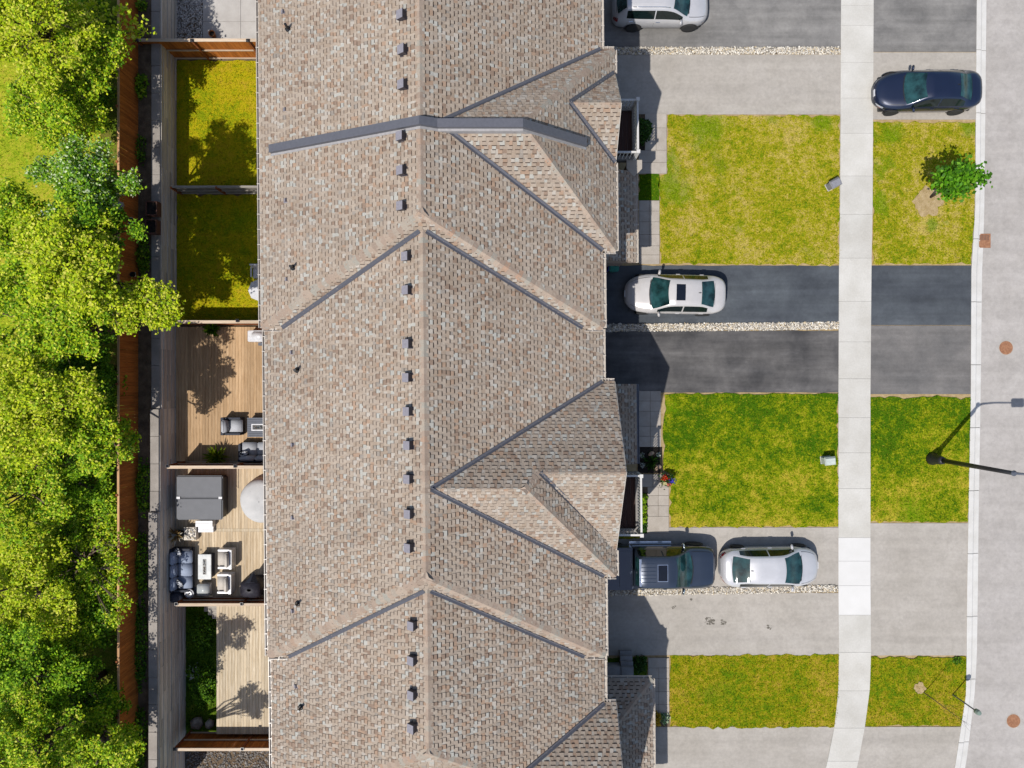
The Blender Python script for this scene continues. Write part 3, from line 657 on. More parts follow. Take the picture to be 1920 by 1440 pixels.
HS = [townhouse('upper townhouse with the long grey fire-wall parapet crossing its shingled roof', 6.5, 9.8, 20.0, 5.9, 2.2, cross_hip),
      townhouse('middle townhouse with the broad front gable, between the two stepped hips of the roof', 6.1, 9.4, 5.5, -6.84, -10.8, cross_gable(0, 0)),
      townhouse('lowest townhouse at the bottom edge with a wide low porch roof in front', 5.7, 9.0, -7.2, -13.2, -17.1, cross_gable(-12.93, 0))]
for h in HS: ALLF += h['bodies']
for i, h in enumerate(HS):
    root, ze, zr = h['root'], h['ze'], h['zr']; A, B, H = h['A'], h['B'], h['H']; cr = h['cr']
    # roof deck (part) carrying shingles, caps, flashing and vents (sub-parts)
    dk = MB(); faces = []
    for fs, fp in h['bodies']:
        for F in fs:
            if F not in faces: faces.append(F)
    deck_mesh(dk, faces); y0, y1 = h['yb'], h['ytop']
    fas = lambda p, q: dk.add([sk(p), sk(q), sk((q[0], q[1], q[2] - 0.2)), sk((p[0], p[1], p[2] - 0.2))], [(0, 1, 2, 3)])
    dk.add([sk((XL, y0, ze - .2)), sk((XR, y0, ze - .2)), sk((XR, y1, ze - .2)), sk((XL, y1, ze - .2))], [(0, 3, 2, 1)])
    fas((XL, y1, ze), (XL, y0, ze)); fas((XR, y1, ze), (XR, y0, ze)); fas((XL, y0, ze), (XR, y0, ze))
    dk.add([sk((XL, y1, ze)), sk((XR, y1, ze)), sk((XM, y1, zr))], [(0, 1, 2)])
    xf, ys, yn = cr['front']; xg, ga, gb, gc, gz = cr['gable']
    dk.add([sk((XM, ys, ze-.2)), sk((xf, ys, ze-.2)), sk((xf, yn, ze-.2)), sk((XM, yn, ze-.2))], [(0, 3, 2, 1)])
    fas((XR, yn, ze), (xf, yn, ze)); fas((xf, yn, ze), (xf, ys, ze)); fas((XR, ys, ze), (xf, ys, ze))
    roof = dk.build('roof', mt['deck_roof'], root, True)
    sm = MB()
    for F in faces: shingle_face(sm, F)
    stuff(sm.build('shingles', mt['shingle'], roof))
    # caps
    if h['ytop'] > 0 or True: caps((XM, h['yr'] if i else h['yr'], zr), (XM, min(18, h['ytop']) if i == 0 else h['ytop'] - (0 if i == 0 else 0.15), zr), A.n, B.n, roof)
    caps((XL, h['yb'], ze), (XM, h['yr'], zr), A.n, H.n, roof, 0.22); caps((XR, h['yb'], ze), (XM, h['yr'], zr), B.n, H.n, roof, 0.22)
    for c in cr['caps']: caps(*c, roof)
    for v in cr['valleys']: valley(*v, roof)
    if i:                                            # where this lower roof runs into the hipped end of the house above
        u = HS[i-1]; Hu = u['H']; yr_ = u['yb'] + (zr - u['ze']) / ((u['zr'] - u['ze']) / (u['yr'] - u['yb'])); dx = (u['ze'] - ze) / 0.494
        valley((XM - .12, yr_ - .07, zr - .06), (XL + dx, u['yb'], u['ze']), A.n, Hu.n, roof); valley((XM + .12, yr_ - .07, zr - .06), (XR - dx, u['yb'], u['ze']), B.n, Hu.n, roof)
    gutter([(XL - .01, h['yb'], ze), (XL - .01, h['ytop'] if i == 0 else HS[i-1]['yb'] - .02, ze)], (-1, 0, 0), root)
    gutter([(XR + .01, h['yb'], ze), (XR + .01, ys, ze)], (1, 0, 0), root)
    gutter([(XR + .01, yn, ze), (XR + .01, 20 if i == 0 else HS[i-1]['yb'] - .02, ze)], (1, 0, 0), root)
    for g, o in zip(cr['gut'], cr['gout']): gutter(g, o, root)
    gutter([(XL, h['yb'] - .01, ze), (XL + 0.85, h['yb'] - .01, ze)], (0, -1, 0), root); gutter([(XR - 0.85, h['yb'] - .01, ze), (XR, h['yb'] - .01, ze)], (0, -1, 0), root)
    # rake boards and gable wall
    rk = MB()
    for e_ in (ga, gb):
        a, b = sk((xg, e_, ze)), sk((xg, gc, gz)); w = Vector((0.03, 0, 0)); dn = Vector((0, 0, -0.2))
        rk.add([a, b, b + dn, a + dn, a + w, b + w, b + w + dn, a + w + dn], [(0,1,2,3), (4,7,6,5), (0,4,5,1), (3,2,6,7), (0,3,7,4)])
    rk.build('rake_board', mt['gutter'], root, True)
    MB().add([sk((xf - .34, ga, ze - .1)), sk((xf - .34, gb, ze - .1)), sk((xf - .34, gc, gz - .1))], [(0, 1, 2)]).build('gable_wall', mt['siding'], root, True)
    wl_ = MB(); yt = min(h['ytop'], 20) if i == 0 else HS[i-1]['yb'] + 0.3
    wl_.prism([sk((XL+.42, h['yb']+.3, 0))[:2], sk((XR-.42, h['yb']+.3, 0))[:2], sk((XR-.42, yt, 0))[:2], sk((XL+.42, yt, 0))[:2]], -1.1, ze - 0.15)
    wl_.prism([sk((XR-.9, ys+.3, 0))[:2], sk((xf-.36, ys+.3, 0))[:2], sk((xf-.36, yn-.3, 0))[:2], sk((XR-.9, yn-.3, 0))[:2]], -0.5, ze - 0.16)
    wall_ = wl_.build('wall', mt['brick'], root, True)
    # openings front and back (mostly hidden from above)
    def opening(nm, x, yc_, z0, w, hh, out, mat, subs):
        p = sk((x, yc_, 0)); o = MB().box(p.x - .03, p.x + .03, p.y - w/2, p.y + w/2, z0, z0 + hh).build(nm, mt['white'], root, True)
        for k in range(subs):
            a = p.y - w/2 + .06 + k * (w - .06) / subs; q = (w - .06) / subs - .06
            MB().box(p.x + out*.025, p.x + out*.042, a, a + q, z0 + .06, z0 + hh - .06).build('pane' if mat == 'glass' else 'panel', mt[mat], o)
    gy = [(h['yb'] + 1.9)] + ([yn + 1.9] if i == 0 else [])
    for y in gy: opening('garage_door', XR - .42, y, 0, 2.6, 2.2, 1, 'siding', 4); opening('window', XR - .42, y, 3.4, 1.8, 1.5, 1, 'glass', 2)
    for k in range(3): opening('window', XL + .42, h['yb'] + 2.2 + k * 3.2, 3.3, 1.5, 1.5, -1, 'glass', 2)
    opening('patio_door', XL + .42, h['yb'] + 4.0, 0.1, 1.9, 2.1, -1, 'glass', 2)
    opening('window', xf - .36, (ys + gb) / 2 - .2 if i == 0 else (ys + yn) / 2, 3.9, 1.2, 1.5, 1, 'glass', 2)
    h['roof'] = roof

# square ridge vents, small exhaust vents, plumbing stacks: placed where the photograph shows them on the rear slope
def on_roof(px, py):
    z = 8.0
    for _ in range(12):
        p = G(px, py, z); z = roof_z(p.x + SH * p.y, p.y)
    return G(px, py, z), Vector((-0.443, 0, 0.896))
def house_of(p): return 0 if p.y > 4 else (1 if p.y > -8.6 else 2)
ry = Matrix.Rotation(-math.atan(0.494), 4, 'Y')
def vent_mesh():
    m = MB(); m.box(-.19, .17, -.17, .17, 0.0, 0.022); s = MB()
    m.add([(-.14,-.14,.022),(.14,-.14,.022),(.14,.14,.022),(-.14,.14,.022),(-.155,-.155,.22),(.155,-.155,.30),(.155,.155,.30),(-.155,.155,.22)], [(0,1,5,4),(1,2,6,5),(2,3,7,6),(3,0,4,7),(4,5,6,7)])
    return m.mesh('roof_vent', mt['vent'])
VM = vent_mesh()
cm = MB().add([(-.158,-.158,.236),(.152,-.158,.314),(.152,.152,.314),(-.158,.152,.236),(-.158,-.158,.223),(.152,-.158,.301),(.152,.152,.301),(-.158,.152,.223)], [(0,1,2,3),(4,5,1,0),(5,6,2,1),(6,7,3,2),(7,4,0,3)]).mesh('vent_hood', mt['vent_hood'])
sm_ = MB().box(-.10,.10,-.09,.09,0,.018).add([(-.07,-.065,.018),(.07,-.065,.018),(.07,.065,.018),(-.07,.065,.018),(-.065,-.065,.05),(.075,-.065,.12),(.075,.065,.12),(-.065,.065,.05)], [(0,1,5,4),(1,2,6,5),(2,3,7,6),(3,0,4,7),(4,5,6,7)]).mesh('exhaust_vent', mt['vent_hood'])
BIG = [(757,32),(759,97),(759,162),(756,258),(757,322),(757,388),(766,482),(767,545),(768,645),(768,708),(769,771),(770,834),(770,897),(771,962),(771,1025),(777,1170),(777,1235),(777,1299),(777,1361),(757,-36)]
for x, y in BIG:
    p, _ = on_roof(x, y); h = HS[house_of(p)]; link('roof_vent', VM, h['roof'], True, Matrix.Translation(p) @ ry); link('vent_hood', cm, h['roof'], True, Matrix.Translation(p) @ ry)
for x, y in [(531,23),(535,206),(536,376),(538,524),(547,661),(549,834),(549,970),(549,1145),(555,1286)]:
    p, _ = on_roof(x, y); link('exhaust_vent', sm_, HS[house_of(p)]['roof'], True, Matrix.Translation(p) @ ry)
for x, y in [(541,55),(550,502),(558,694),(559,1131),(565,1325)]:
    p, _ = on_roof(x, y); m = MB(); m.tube([p + Vector((0,0,-.05)), p + Vector((0,0,.42))], .05, 10); m.lathe([(.12,p.z-.06),(.115,p.z+.05),(.06,p.z+.1)], p.x, p.y, 12)
    m.build('plumbing_stack', mt['pipe'], HS[house_of(p)]['roof'])
# fire-wall parapet across the upper roof, sheet-metal clad
h = HS[0]; yp = 9.03; X = [-9.25, XM, -2.50, 0.46, 2.88]; pr = []
for x in X:
    z = {XM: 9.8, -2.50: 9.52, 0.46: 9.52}.get(x) or roof_z(x, yp); pr.append((x, z))
def strip(mb, ya, yb, za, zb):
    for (x0, z0), (x1, z1) in zip(pr, pr[1:]):
        q = [sk((x, y, z + d)) for d in (za, zb) for (x, z) in ((x0, z0), (x1, z1)) for y in (ya, yb)]
        mb.add(q, [(0,1,3,2), (4,6,7,5), (0,2,6,4), (1,5,7,3), (0,4,5,1), (2,3,7,6)])
m = MB(); strip(m, yp - .11, yp + .11, -.2, .30); par = m.build('parapet', mt['flash'], h['roof'])
m = MB(); strip(m, yp - .15, yp + .15, .30, .335); m.build('parapet_cap', mt['flash'], h['roof'])
m = MB(); strip(m, yp - .20, yp - .112, -.2, .055); m.build('step_flashing', mt['flash_light'], h['roof'])
m = MB(); strip(m, yp + .112, yp + .20, -.2, .055); m.build('step_flashing', mt['flash'], h['roof'])

# low front roofs, balconies, piers
def low_roof(h, x0, x1, z0, z1, ya, yb, hip=False, gmat='gutter'):
    global ALLF
    keep = ALLF; r = h['root']
    F = Face([(x1, ya, z0), (x1, yb, z0), (x0, yb, z1), (x0, ya - (0 if not hip else (x1 - x0)), z1)], 0); fs = [F]
    if hip: fs.append(Face([(x0, ya, z0), (x1, ya, z0), (x0, ya - (x1 - x0), z1)], 0))
    ALLF = [(fs, (x0, x1, yb, ya))]; d = MB(); deck_mesh(d, fs)
    d.add([sk((x0, ya, z0-.16)), sk((x1, ya, z0-.16)), sk((x1, yb, z0-.16)), sk((x0, yb, z0-.16))], [(0,1,2,3)])
    for p, q in (((x1, ya, z0), (x1, yb, z0)),): d.add([sk(p), sk(q), sk((q[0],q[1],q[2]-.16)), sk((p[0],p[1],p[2]-.16))], [(0,1,2,3)])
    for y in ((yb,) if hip else (ya, yb)): d.add([sk((x1,y,z0)), sk((x0,y,z1)), sk((x0,y,z0-.16)), sk((x1,y,z0-.16))], [(0,1,2,3)])
    o = d.build('porch_roof', mt['deck_roof'], r, True); s = MB()
    for q in fs: shingle_face(s, q)
    stuff(s.build('shingles', mt['shingle'], o)); ALLF = keep
    gutter([(x1 + .01, ya, z0), (x1 + .01, yb, z0)], (1, 0, 0), r, gmat)
    if hip: gutter([(x0, ya + .01, z0), (x1, ya + .01, z0)], (0, 1, 0), r, gmat); caps((x1, ya, z0), (x0, ya - (x1 - x0), z1), fs[0].n, fs[1].n, o, 0.15)
    wy = ya - (1.6 if hip else .2); MB().prism([sk((x0 - .2, wy, 0))[:2], sk((x1 - .35, wy, 0))[:2], sk((x1 - .35, yb + .2, 0))[:2], sk((x0 - .2, yb + .2, 0))[:2]], -.3, z0 - .1).build('porch_wall', mt['brick'], r, True)
low_roof(HS[0], 3.82, 5.50, 2.9, 3.62, 9.36, 5.36); low_roof(HS[1], 3.82, 5.46, 2.9, 3.6, 0.0, -3.52, gmat='gutter_grey'); low_roof(HS[2], 3.2, 6.05, 2.9, 4.1, -13.0, -19.5, True)
def balcony(h, ya, yb, pots=False):
    r = h['root']; x0, x1 = 3.8, 5.52; zf = 3.0
    P = lambda x, y: sk((x, y, 0))
    b = MB(); q = [P(x0, ya), P(x1, ya), P(x1, yb), P(x0, yb)]; b.prism([p[:2] for p in q], 2.7, zf + .02)
    for (xa, xb, a, c) in ((x1-.16, x1, ya, yb), (x0, x1-.16, ya, ya-.16), (x0, x1-.16, yb+.16, yb)):
        b.prism([P(xa, a)[:2], P(xb, a)[:2], P(xb, c)[:2], P(xa, c)[:2]], zf + .02, zf + .17)
    bal = b.build('balcony', mt['balcony_rim'], r, True)
    n = 8
    for k in range(n):
        xa = x0 + .02 + (x1 - .18 - x0) * k / n
        MB().prism([P(xa, ya-.17)[:2], P(xa + .18, ya-.17)[:2], P(xa + .18, yb+.17)[:2], P(xa, yb+.17)[:2]], zf + .02, zf + .05).build('board', mt['balcony'], bal)
    rl = MB(); rl.box(x1-.11, x1-.03, yb, ya, zf+.98, zf+1.05)
    rl.v = [tuple(sk(v)) for v in rl.v]; rl.build('handrail', mt['white'], bal)
    for y in (ya - .05, yb + .05):
        rl = MB(); rl.box(x0, x1-.11, y-.04, y+.04, zf+.98, zf+1.045); rl.v = [tuple(sk(v)) for v in rl.v]; rl.build('handrail', mt['white'], bal)
    bm_ = MB().box(-.02,.02,-.02,.02,0,.82).mesh('baluster', mt['white']); pm = MB().box(-.06,.06,-.06,.06,0,1.0).box(-.075,.075,-.075,.075,1.0,1.05).mesh('post', mt['white'])
    k = int((ya - yb) / .13)
    for j in range(1, k): link('baluster', bm_, bal, False, Matrix.Translation(sk((x1-.07, yb + (ya-yb)*j/k, zf+.17))))
    for y in (ya-.05, yb+.05):
        for j in range(1, 11): link('baluster', bm_, bal, False, Matrix.Translation(sk((x0 + (x1-x0)*j/11, y, zf+.17))))
        link('post', pm, bal, False, Matrix.Translation(sk((x1-.07, y, zf+.1))))
    MB().prism([P(x0, ya-.3)[:2], P(x1-.5, ya-.3)[:2], P(x1-.5, yb+.3)[:2], P(x0, yb+.3)[:2]], -.2, 2.72).build('porch_wall', mt['brick'], r, True)
balcony(HS[0], 12.14, 9.82); balcony(HS[1], -3.86, -6.48)
# stone pier with a gabled cap beside the upper balcony
m = MB(); m.box(5.1,5.62,9.36,9.78,-.2,3.0); pier = m.build('pier', mt['brick'], HS[0]['root'], True)
MB().add([(5.02,9.44,3.0),(5.70,9.44,3.0),(5.70,9.82,3.0),(5.02,9.82,3.0),(5.02,9.44,3.1),(5.70,9.44,3.1),(5.70,9.82,3.1),(5.02,9.82,3.1),(5.36,9.10,3.02)], [(4,5,6,7),(1,2,6,5),(2,3,7,6),(3,0,4,7),(4,8,5),(0,1,8),(0,8,4),(1,5,8)]).build('pier_cap', mt['paver'], pier)
# concrete stoop in front of the lowest house
r = HS[2]['root']; st = MB().box(3.4,5.14,-14.3,-13.38,-.1,.62).build('landing', mt['step_grey'], r, True)
for k in range(4):
    y0 = -13.38 + (3 - k) * .2 - (.2 if k < 3 else 0); y1 = -13.38 + (3 - k) * .2
    MB().box(5.16, 5.74, y0 + .004 if k < 3 else -14.3, y1, -.1, .16 * (k + 1)).build('step', mt['step_grey'], st)
# ---------------------------------------------------------------- fences and decks
def post_mesh(h, w=0.09): return MB().box(-w/2, w/2, -w/2, w/2, 0, h).mesh('post', mt['fence_brown'])
CAPM = MB().box(-.07,.07,-.07,.07,0,.035).add([(-.06,-.06,.035),(.06,-.06,.035),(.06,.06,.035),(-.06,.06,.035),(0,0,.085)], [(0,1,4),(1,2,4),(2,3,4),(3,0,4)]).mesh('post_cap', mt['black_cap'])
def board_fence(label, a, b, z0, h, boards='fence', rails='rail', posts=3, rail_side=-1, caps_=True, name='privacy_fence', pitch=0.145, top=0.14, cap_mesh=True, slack=0.0):
    a, b = Vector(a), Vector(b); d = (b - a); L = d.length; ang = math.atan2(d.y, d.x)
    t = thing(name, label, 'fence', (a.x, a.y, z0), ang)
    n = int(L / pitch); bm = [MB().box(0.003, L/n - 0.003, -0.010, 0.010, 0.04, h - 0.05 + q).mesh('board', mt[boards]) for q in (0, 0.006, -0.006)]
    for i in range(n): link('board', random.choice(bm), t, False, Matrix.Translation((L * i / n, random.uniform(-.004, .004), 0)) @ Matrix.Rotation(random.gauss(0, 0.004), 4, 'Y'))
    for z in (h * 0.08, h * 0.5) if top else (h * 0.15, h * 0.5, h * 0.88): MB().box(0, L, rail_side * .055 - .02, rail_side * .055 + .02, z, z + .085).build('rail', mt[rails], t)
    if top:
        seg = posts - 1 if posts > 1 else 1
        for i in range(seg): MB().box(L * i / seg + .004, L * (i + 1) / seg - .004, -top/2, top/2, h - .04, h + random.uniform(-.004, .006)).build('top_rail', mt[rails], t, bevel=0.006, seg=1)
    pm = post_mesh(h + (.04 if top else .0))
    for i in range(posts):
        x = L * i / max(1, posts - 1); p = link('post', pm, t, False, Matrix.Translation((min(max(x, .05), L - .05), rail_side * .05, 0)))
        if cap_mesh and caps_: link('post_cap', CAPM, p, False, Matrix.Translation((0, 0, h + .035)))
    return t
board_fence('long cedar board fence along the trees on the left', (-17.18, 19.4), (-17.18, -19.4), 1.52, 1.72, 'fence', 'rail_y', 17, -1, False, 'cedar_fence', 0.145, 0.10)
board_fence('sunlit orange cedar fence beside the concrete patio at the top left', (-17.05, 15.62), (-9.45, 15.62), 0.0, 1.95, 'fence', 'rail', 4, -1)
board_fence('weathered grey low divider between the two shaded back lawns', (-15.9, 9.18), (-9.45, 9.18), 0.0, 1.15, 'old_wood', 'old_wood', 4, -1, False, 'divider_fence', 0.15, 0.10)
board_fence('thin plank fence at the upper edge of the tan deck', (-15.6, 2.84), (-9.45, 2.84), 0.0, 1.75, 'fence_brown', 'rail', 3, 1)
board_fence('brown fence between the two furnished decks', (-15.7, -3.78), (-9.45, -3.78), 0.0, 1.9, 'fence_brown', 'rail', 3, 1)
board_fence('brown fence along the lower edge of the hot tub deck', (-15.62, -10.25), (-9.45, -10.25), 0.0, 1.2, 'fence_brown', 'rail', 3, 1)
board_fence('brown fence below the bleached deck at the bottom left', (-15.9, -17.2), (-9.45, -17.2), -1.0, 1.75, 'fence', 'rail', 3, 1)

def deck(label, x0, x1, y0, y1, z, mat, splits=(), thick=0.03):
    t = thing('wooden_deck', label, 'deck', ((x0+x1)/2, y0, z - .2))
    fr = MB(); fr.box(x0+.02, x1-.02, y0+.02, y1-.02, z - .22, z - thick - .004); fr.build('joist_frame', mt['fence_brown'], t, True)
    n = int((x1 - x0) / 0.142); w = (x1 - x0) / n; ys = [y0] + list(splits) + [y1]
    for ya, yb in zip(ys, ys[1:]):
        for i in range(n):
            g = 0.075 if len(ys) > 2 else 0
            MB().box(x0 + i*w + .004, x0 + (i+1)*w - .004, ya + (g if ya != y0 else 0), yb - (g if yb != y1 else 0), z - thick, z + random.uniform(-.002, .002)).build('plank', mt[mat], t, True)
    for s in splits: MB().box(x0, x1, s - .07, s + .07, z - thick, z + .003).build('plank', mt['deck_c'], t, True)
    return t
DZ = 0.12
deck('tan plank deck with dappled tree shade, above the hot tub deck', XW + .04, -9.4, -3.70, 2.74, DZ, 'deck_a')
deck('sunny pale plank deck holding the hot tub and lounge set', XW + .04, -9.4, -10.16, -3.86, DZ, 'deck_b', (-7.0,))
deck('bleached narrow deck behind the lowest house', -14.35, -9.4, -17.0, -10.36, -0.35, 'deck_c')
# stairs down from the bleached deck
t = thing('deck_steps', 'three grey wooden steps at the upper corner of the bleached deck', 'steps', (-14.6, -10.8, -1.0))
for k in range(3): MB().box(-14.62 - k*.27, -14.37 - k*.27, -11.45 + .12*k, -10.35, -1.0, -.5 - .17*k).build('step', mt['old_wood'], t, True)

# ---------------------------------------------------------------- deck furniture
def cushion(mb, x0, x1, y0, y1, z0, z1): return mb.box(x0, x1, y0, y1, z0, z1)
def sofa(label, loc, rz, L, D, cush, frame='wicker', seats=3, name='sofa', pillows=(), cat='sofa', arms=True):
    """faces +x locally, back at -x"""
    t = thing(name, label, cat, loc, rz); f = MB(); f.box(-D/2, D/2, -L/2, L/2, .08, .28); f.box(-D/2, -D/2+.14, -L/2, L/2, .28, .66)
    if arms:
        for s in (-1, 1): f.box(-D/2+.14, D/2-.03, s*L/2 - (.1 if s > 0 else 0), s*L/2 + (0 if s > 0 else .1), .28, .56)
    f.build('frame', mt[frame], t, bevel=.015)
    lm = MB().box(-.03,.03,-.03,.03,0,.09).mesh('leg', mt[frame])
    for sx in (-1,1):
        for sy in (-1,1): link('leg', lm, t, False, Matrix.Translation((sx*(D/2-.06), sy*(L/2-.06), 0)))
    a = .11 if arms else .01; w = (L - 2*a) / seats
    for i in range(seats):
        y = -L/2 + a + i*w
        MB().box(-D/2+.30, D/2+.02, y+.008, y+w-.008, .28, .45).build('seat_cushion', mt[cush], t, smooth=True, bevel=.035, seg=3)
        c = MB().box(-.09, .09, y+.012, y+w-.012, .0, .46)
        c.v = [(v[0] - v[2]*.22 - D/2 + .27, v[1], v[2] + .40) for v in c.v]; c.build('back_cushion', mt[cush], t, smooth=True, bevel=.05, seg=3)
    for (px, py, r_) in pillows:
        q = MB(); q.box(-.2,.2,-.2,.2,-.06,.06); p = link('pillow', q.mesh('pillow', mt['pillow'], smooth=True, bevel=.055, seg=3), t, False, Matrix.Translation((px, py, .58)) @ Matrix.Rotation(r_, 4, 'Z') @ Matrix.Rotation(R(-35), 4, 'Y'))
    return t
def on(px, py, z): p = G(px, py, z); return (p.x, p.y)
def P3(px, py, zs, zb): x, y = on(px, py, zs); return (x, y, zb)
# --- hot tub deck
sofa('long blue-grey three-seat sofa with patterned pillows beside the retaining wall', P3(341, 1068, .5, DZ), 0, 2.05, .95, 'cush_blue', seats=3, pillows=((-.1, .86, .5), (-.05, -.62, .9)))
sofa('cream armchair next to the fire table, the upper of two', P3(424, 1047, .5, DZ), math.pi, .92, .72, 'cush_cream', 'plastic_white', 1, 'armchair', cat='armchair')
sofa('cream armchair, the lower of two, beside the ottoman', P3(423, 1093, .5, DZ), math.pi, .92, .72, 'cush_cream', 'plastic_white', 1, 'armchair', cat='armchair')
def fire_table(label, loc, lx, ly, h, top, side, bx, by, slats=0):
    t = thing('fire_table', label, 'fire table', loc); MB().box(-lx/2+.04, lx/2-.04, -ly/2+.04, ly/2-.04, 0, h-.05).build('base', mt[side], t)
    if slats:
        for k in range(slats):
            a = -ly/2 + ly*k/slats; MB().box(-lx/2, lx/2, a+.006, a+ly/slats-.006, h-.05, h).build('slat', mt[top], t)
        MB().box(-bx/2-.05, bx/2+.05, -by/2-.05, by/2+.05, h-.02, h+.012).build('burner_rim', mt['plastic_white'], t)
    else: MB().box(-lx/2, lx/2, -ly/2, ly/2, h-.05, h).build('table_top', mt[top], t, bevel=.01)
    b = MB().box(-bx/2, bx/2, -by/2, by/2, h-.03, h+.016).build('burner', mt['car_black'], t)
    L = [(random.uniform(-bx/2+.03, bx/2-.03), random.uniform(-by/2+.03, by/2-.03), h+.02, random.uniform(.015,.03)) for _ in range(60)]
    stuff(link('fire_glass', stones_mesh('fire_glass', L, mt['stone'], [C(70,84,92), C(40,46,54), C(160,170,176), C(120,100,84)]), b))
    return t
fire_table('white rectangular fire table with black burner in front of the blue sofa', P3(385, 1062, .55, DZ), .62, 1.18, .52, 'table_white', 'wicker', .16, .72)
t = thing('ottoman', 'small white cube ottoman below the white fire table', 'ottoman', P3(383, 1105, .4, DZ)); MB().box(-.28,.28,-.27,.27,.04,.34).build('frame', mt['plastic_white'], t, bevel=.02); MB().box(-.29,.29,-.28,.28,.34,.46).build('cushion', mt['table_white'], t, smooth=True, bevel=.04, seg=3)
t = thing('side_table', 'round grey side table with a candle by the sofa end', 'table', P3(357, 1112, .5, DZ)); MB().lathe([(.2,0),(.2,.02),(.05,.04),(.05,.46),(.22,.48),(.22,.51)], n=20).build('table', mt['pedestal_grey'], t); MB().lathe([(.13,.51),(.14,.56),(.11,.56)], n=16).build('tray', mt['plastic_white'], t); MB().lathe([(.04,.56),(.04,.64)], n=10).build('candle', mt['pot_dark'], t)
# covered stool next to the sofa, dark
t = thing('covered_chair', 'dark slate covered chair in the lower left corner of the hot tub deck', 'chair', P3(332, 1118, .4, DZ)); m = MB().lathe([(.38,0),(.36,.3),(.30,.52),(.12,.6)], n=14, sy=.8); m.v = [(x+random.uniform(-.02,.02), y+random.uniform(-.02,.02), z) for x,y,z in m.v]; m.build('cover', mt['wicker'], t, smooth=True)
# black covered grill with peaked hood
t = thing('covered_grill', 'black canvas covered grill by the house wall on the hot tub deck', 'grill', P3(474, 1101, .6, DZ)); m = MB()
P = []
for (z, rx, ry_) in ((0,.55,.48),(.3,.53,.46),(.75,.5,.42),(.95,.42,.3),(1.02,.1,.05)):
    P.append([Vector((math.copysign(abs(math.cos(a))**.55, math.cos(a))*rx + random.uniform(-.02,.02), math.copysign(abs(math.sin(a))**.55, math.sin(a))*ry_ + random.uniform(-.02,.02), z)) for a in [k*2*math.pi/20 for k in range(20)]]); P[-1].append(P[-1][0])
m.grid(P); m.build('cover', mt['black_cloth'], t, smooth=True)
m = MB(); m.add([(-.25,.3,.95),(.38,.36,.9),(.12,.78,.66),(.1,.4,1.12)], [(0,3,2),(3,1,2),(0,1,3),(0,2,1)]).build('folded_flap', mt['wicker'], t)
# hot tub with two-fold cover
hx, hy = on(375, 933, .95); t = thing('hot_tub', 'square hot tub under a grey two-fold vinyl cover', 'hot tub', (hx, hy, DZ))
MB().box(-1.02,1.02,-.98,.98,0,.78).build('cabinet', mt['tub_side'], t, bevel=.08, seg=3)
for s in (-1, 1): MB().box(-1.08,1.08, .006 if s > 0 else -1.03, 1.03 if s > 0 else -.006, .79, .9).build('cover_half', mt['tub_cover'], t, bevel=.05, seg=3)
MB().box(-1.09,-1.05,-.5,.5,.55,.66).build('side_strap', mt['black_cap'], t); MB().tube([(1.1,.9,.5),(1.1,.9,.96),(1.1,-.1,.96)], .018, 6).build('cover_lifter', mt['pipe'], t)
for x in (-.98, .98): MB().cbox(x, .0, .905, .16, .1, .02).build('hinge_patch', mt['plastic_white'], t)
t = thing('spa_steps', 'white plastic two-tread step against the lower side of the hot tub', 'steps', P3(386, 986, .3, DZ)); 
for k in range(4): MB().box(-.40 + .04*(k < 2), .40 - .04*(k < 2), -.30 + k*.148, -.30 + (k+1)*.148 - .012, 0, .20 if k < 2 else .40).build('tread', mt['plastic_white'], t)
# canvas-covered round table
cx, cy = on(492, 938, .5); t = thing('covered_table', 'large round table under a pale grey canvas cover by the house', 'table', (cx, cy, DZ)); P = []
for (z, r_) in ((0,1.06),(.25,1.05),(.55,1.0),(.72,.93),(.80,.78),(.84,.4),(.87,.02)):
    P.append([Vector((math.cos(a)*r_*(1+.02*math.sin(3*a+z)), math.sin(a)*r_*1.02*(1+.015*math.sin(4*a+2*z)), z + .006*math.sin(3*a))) for a in [k*2*math.pi/40 for k in range(40)]]); P[-1].append(P[-1][0])
MB().grid(P).build('cover', mt['cover'], t, smooth=True)
m = MB()
for a0 in (2.3, 2.75): m.tube([(math.cos(a0)*r_, math.sin(a0)*r_, z) for r_, z in ((.45,.825),(.62,.815),(.78,.79),(.93,.71))], [.004,.014,.014,.006], 6)
m.build('fold', mt['cover'], t, smooth=True)
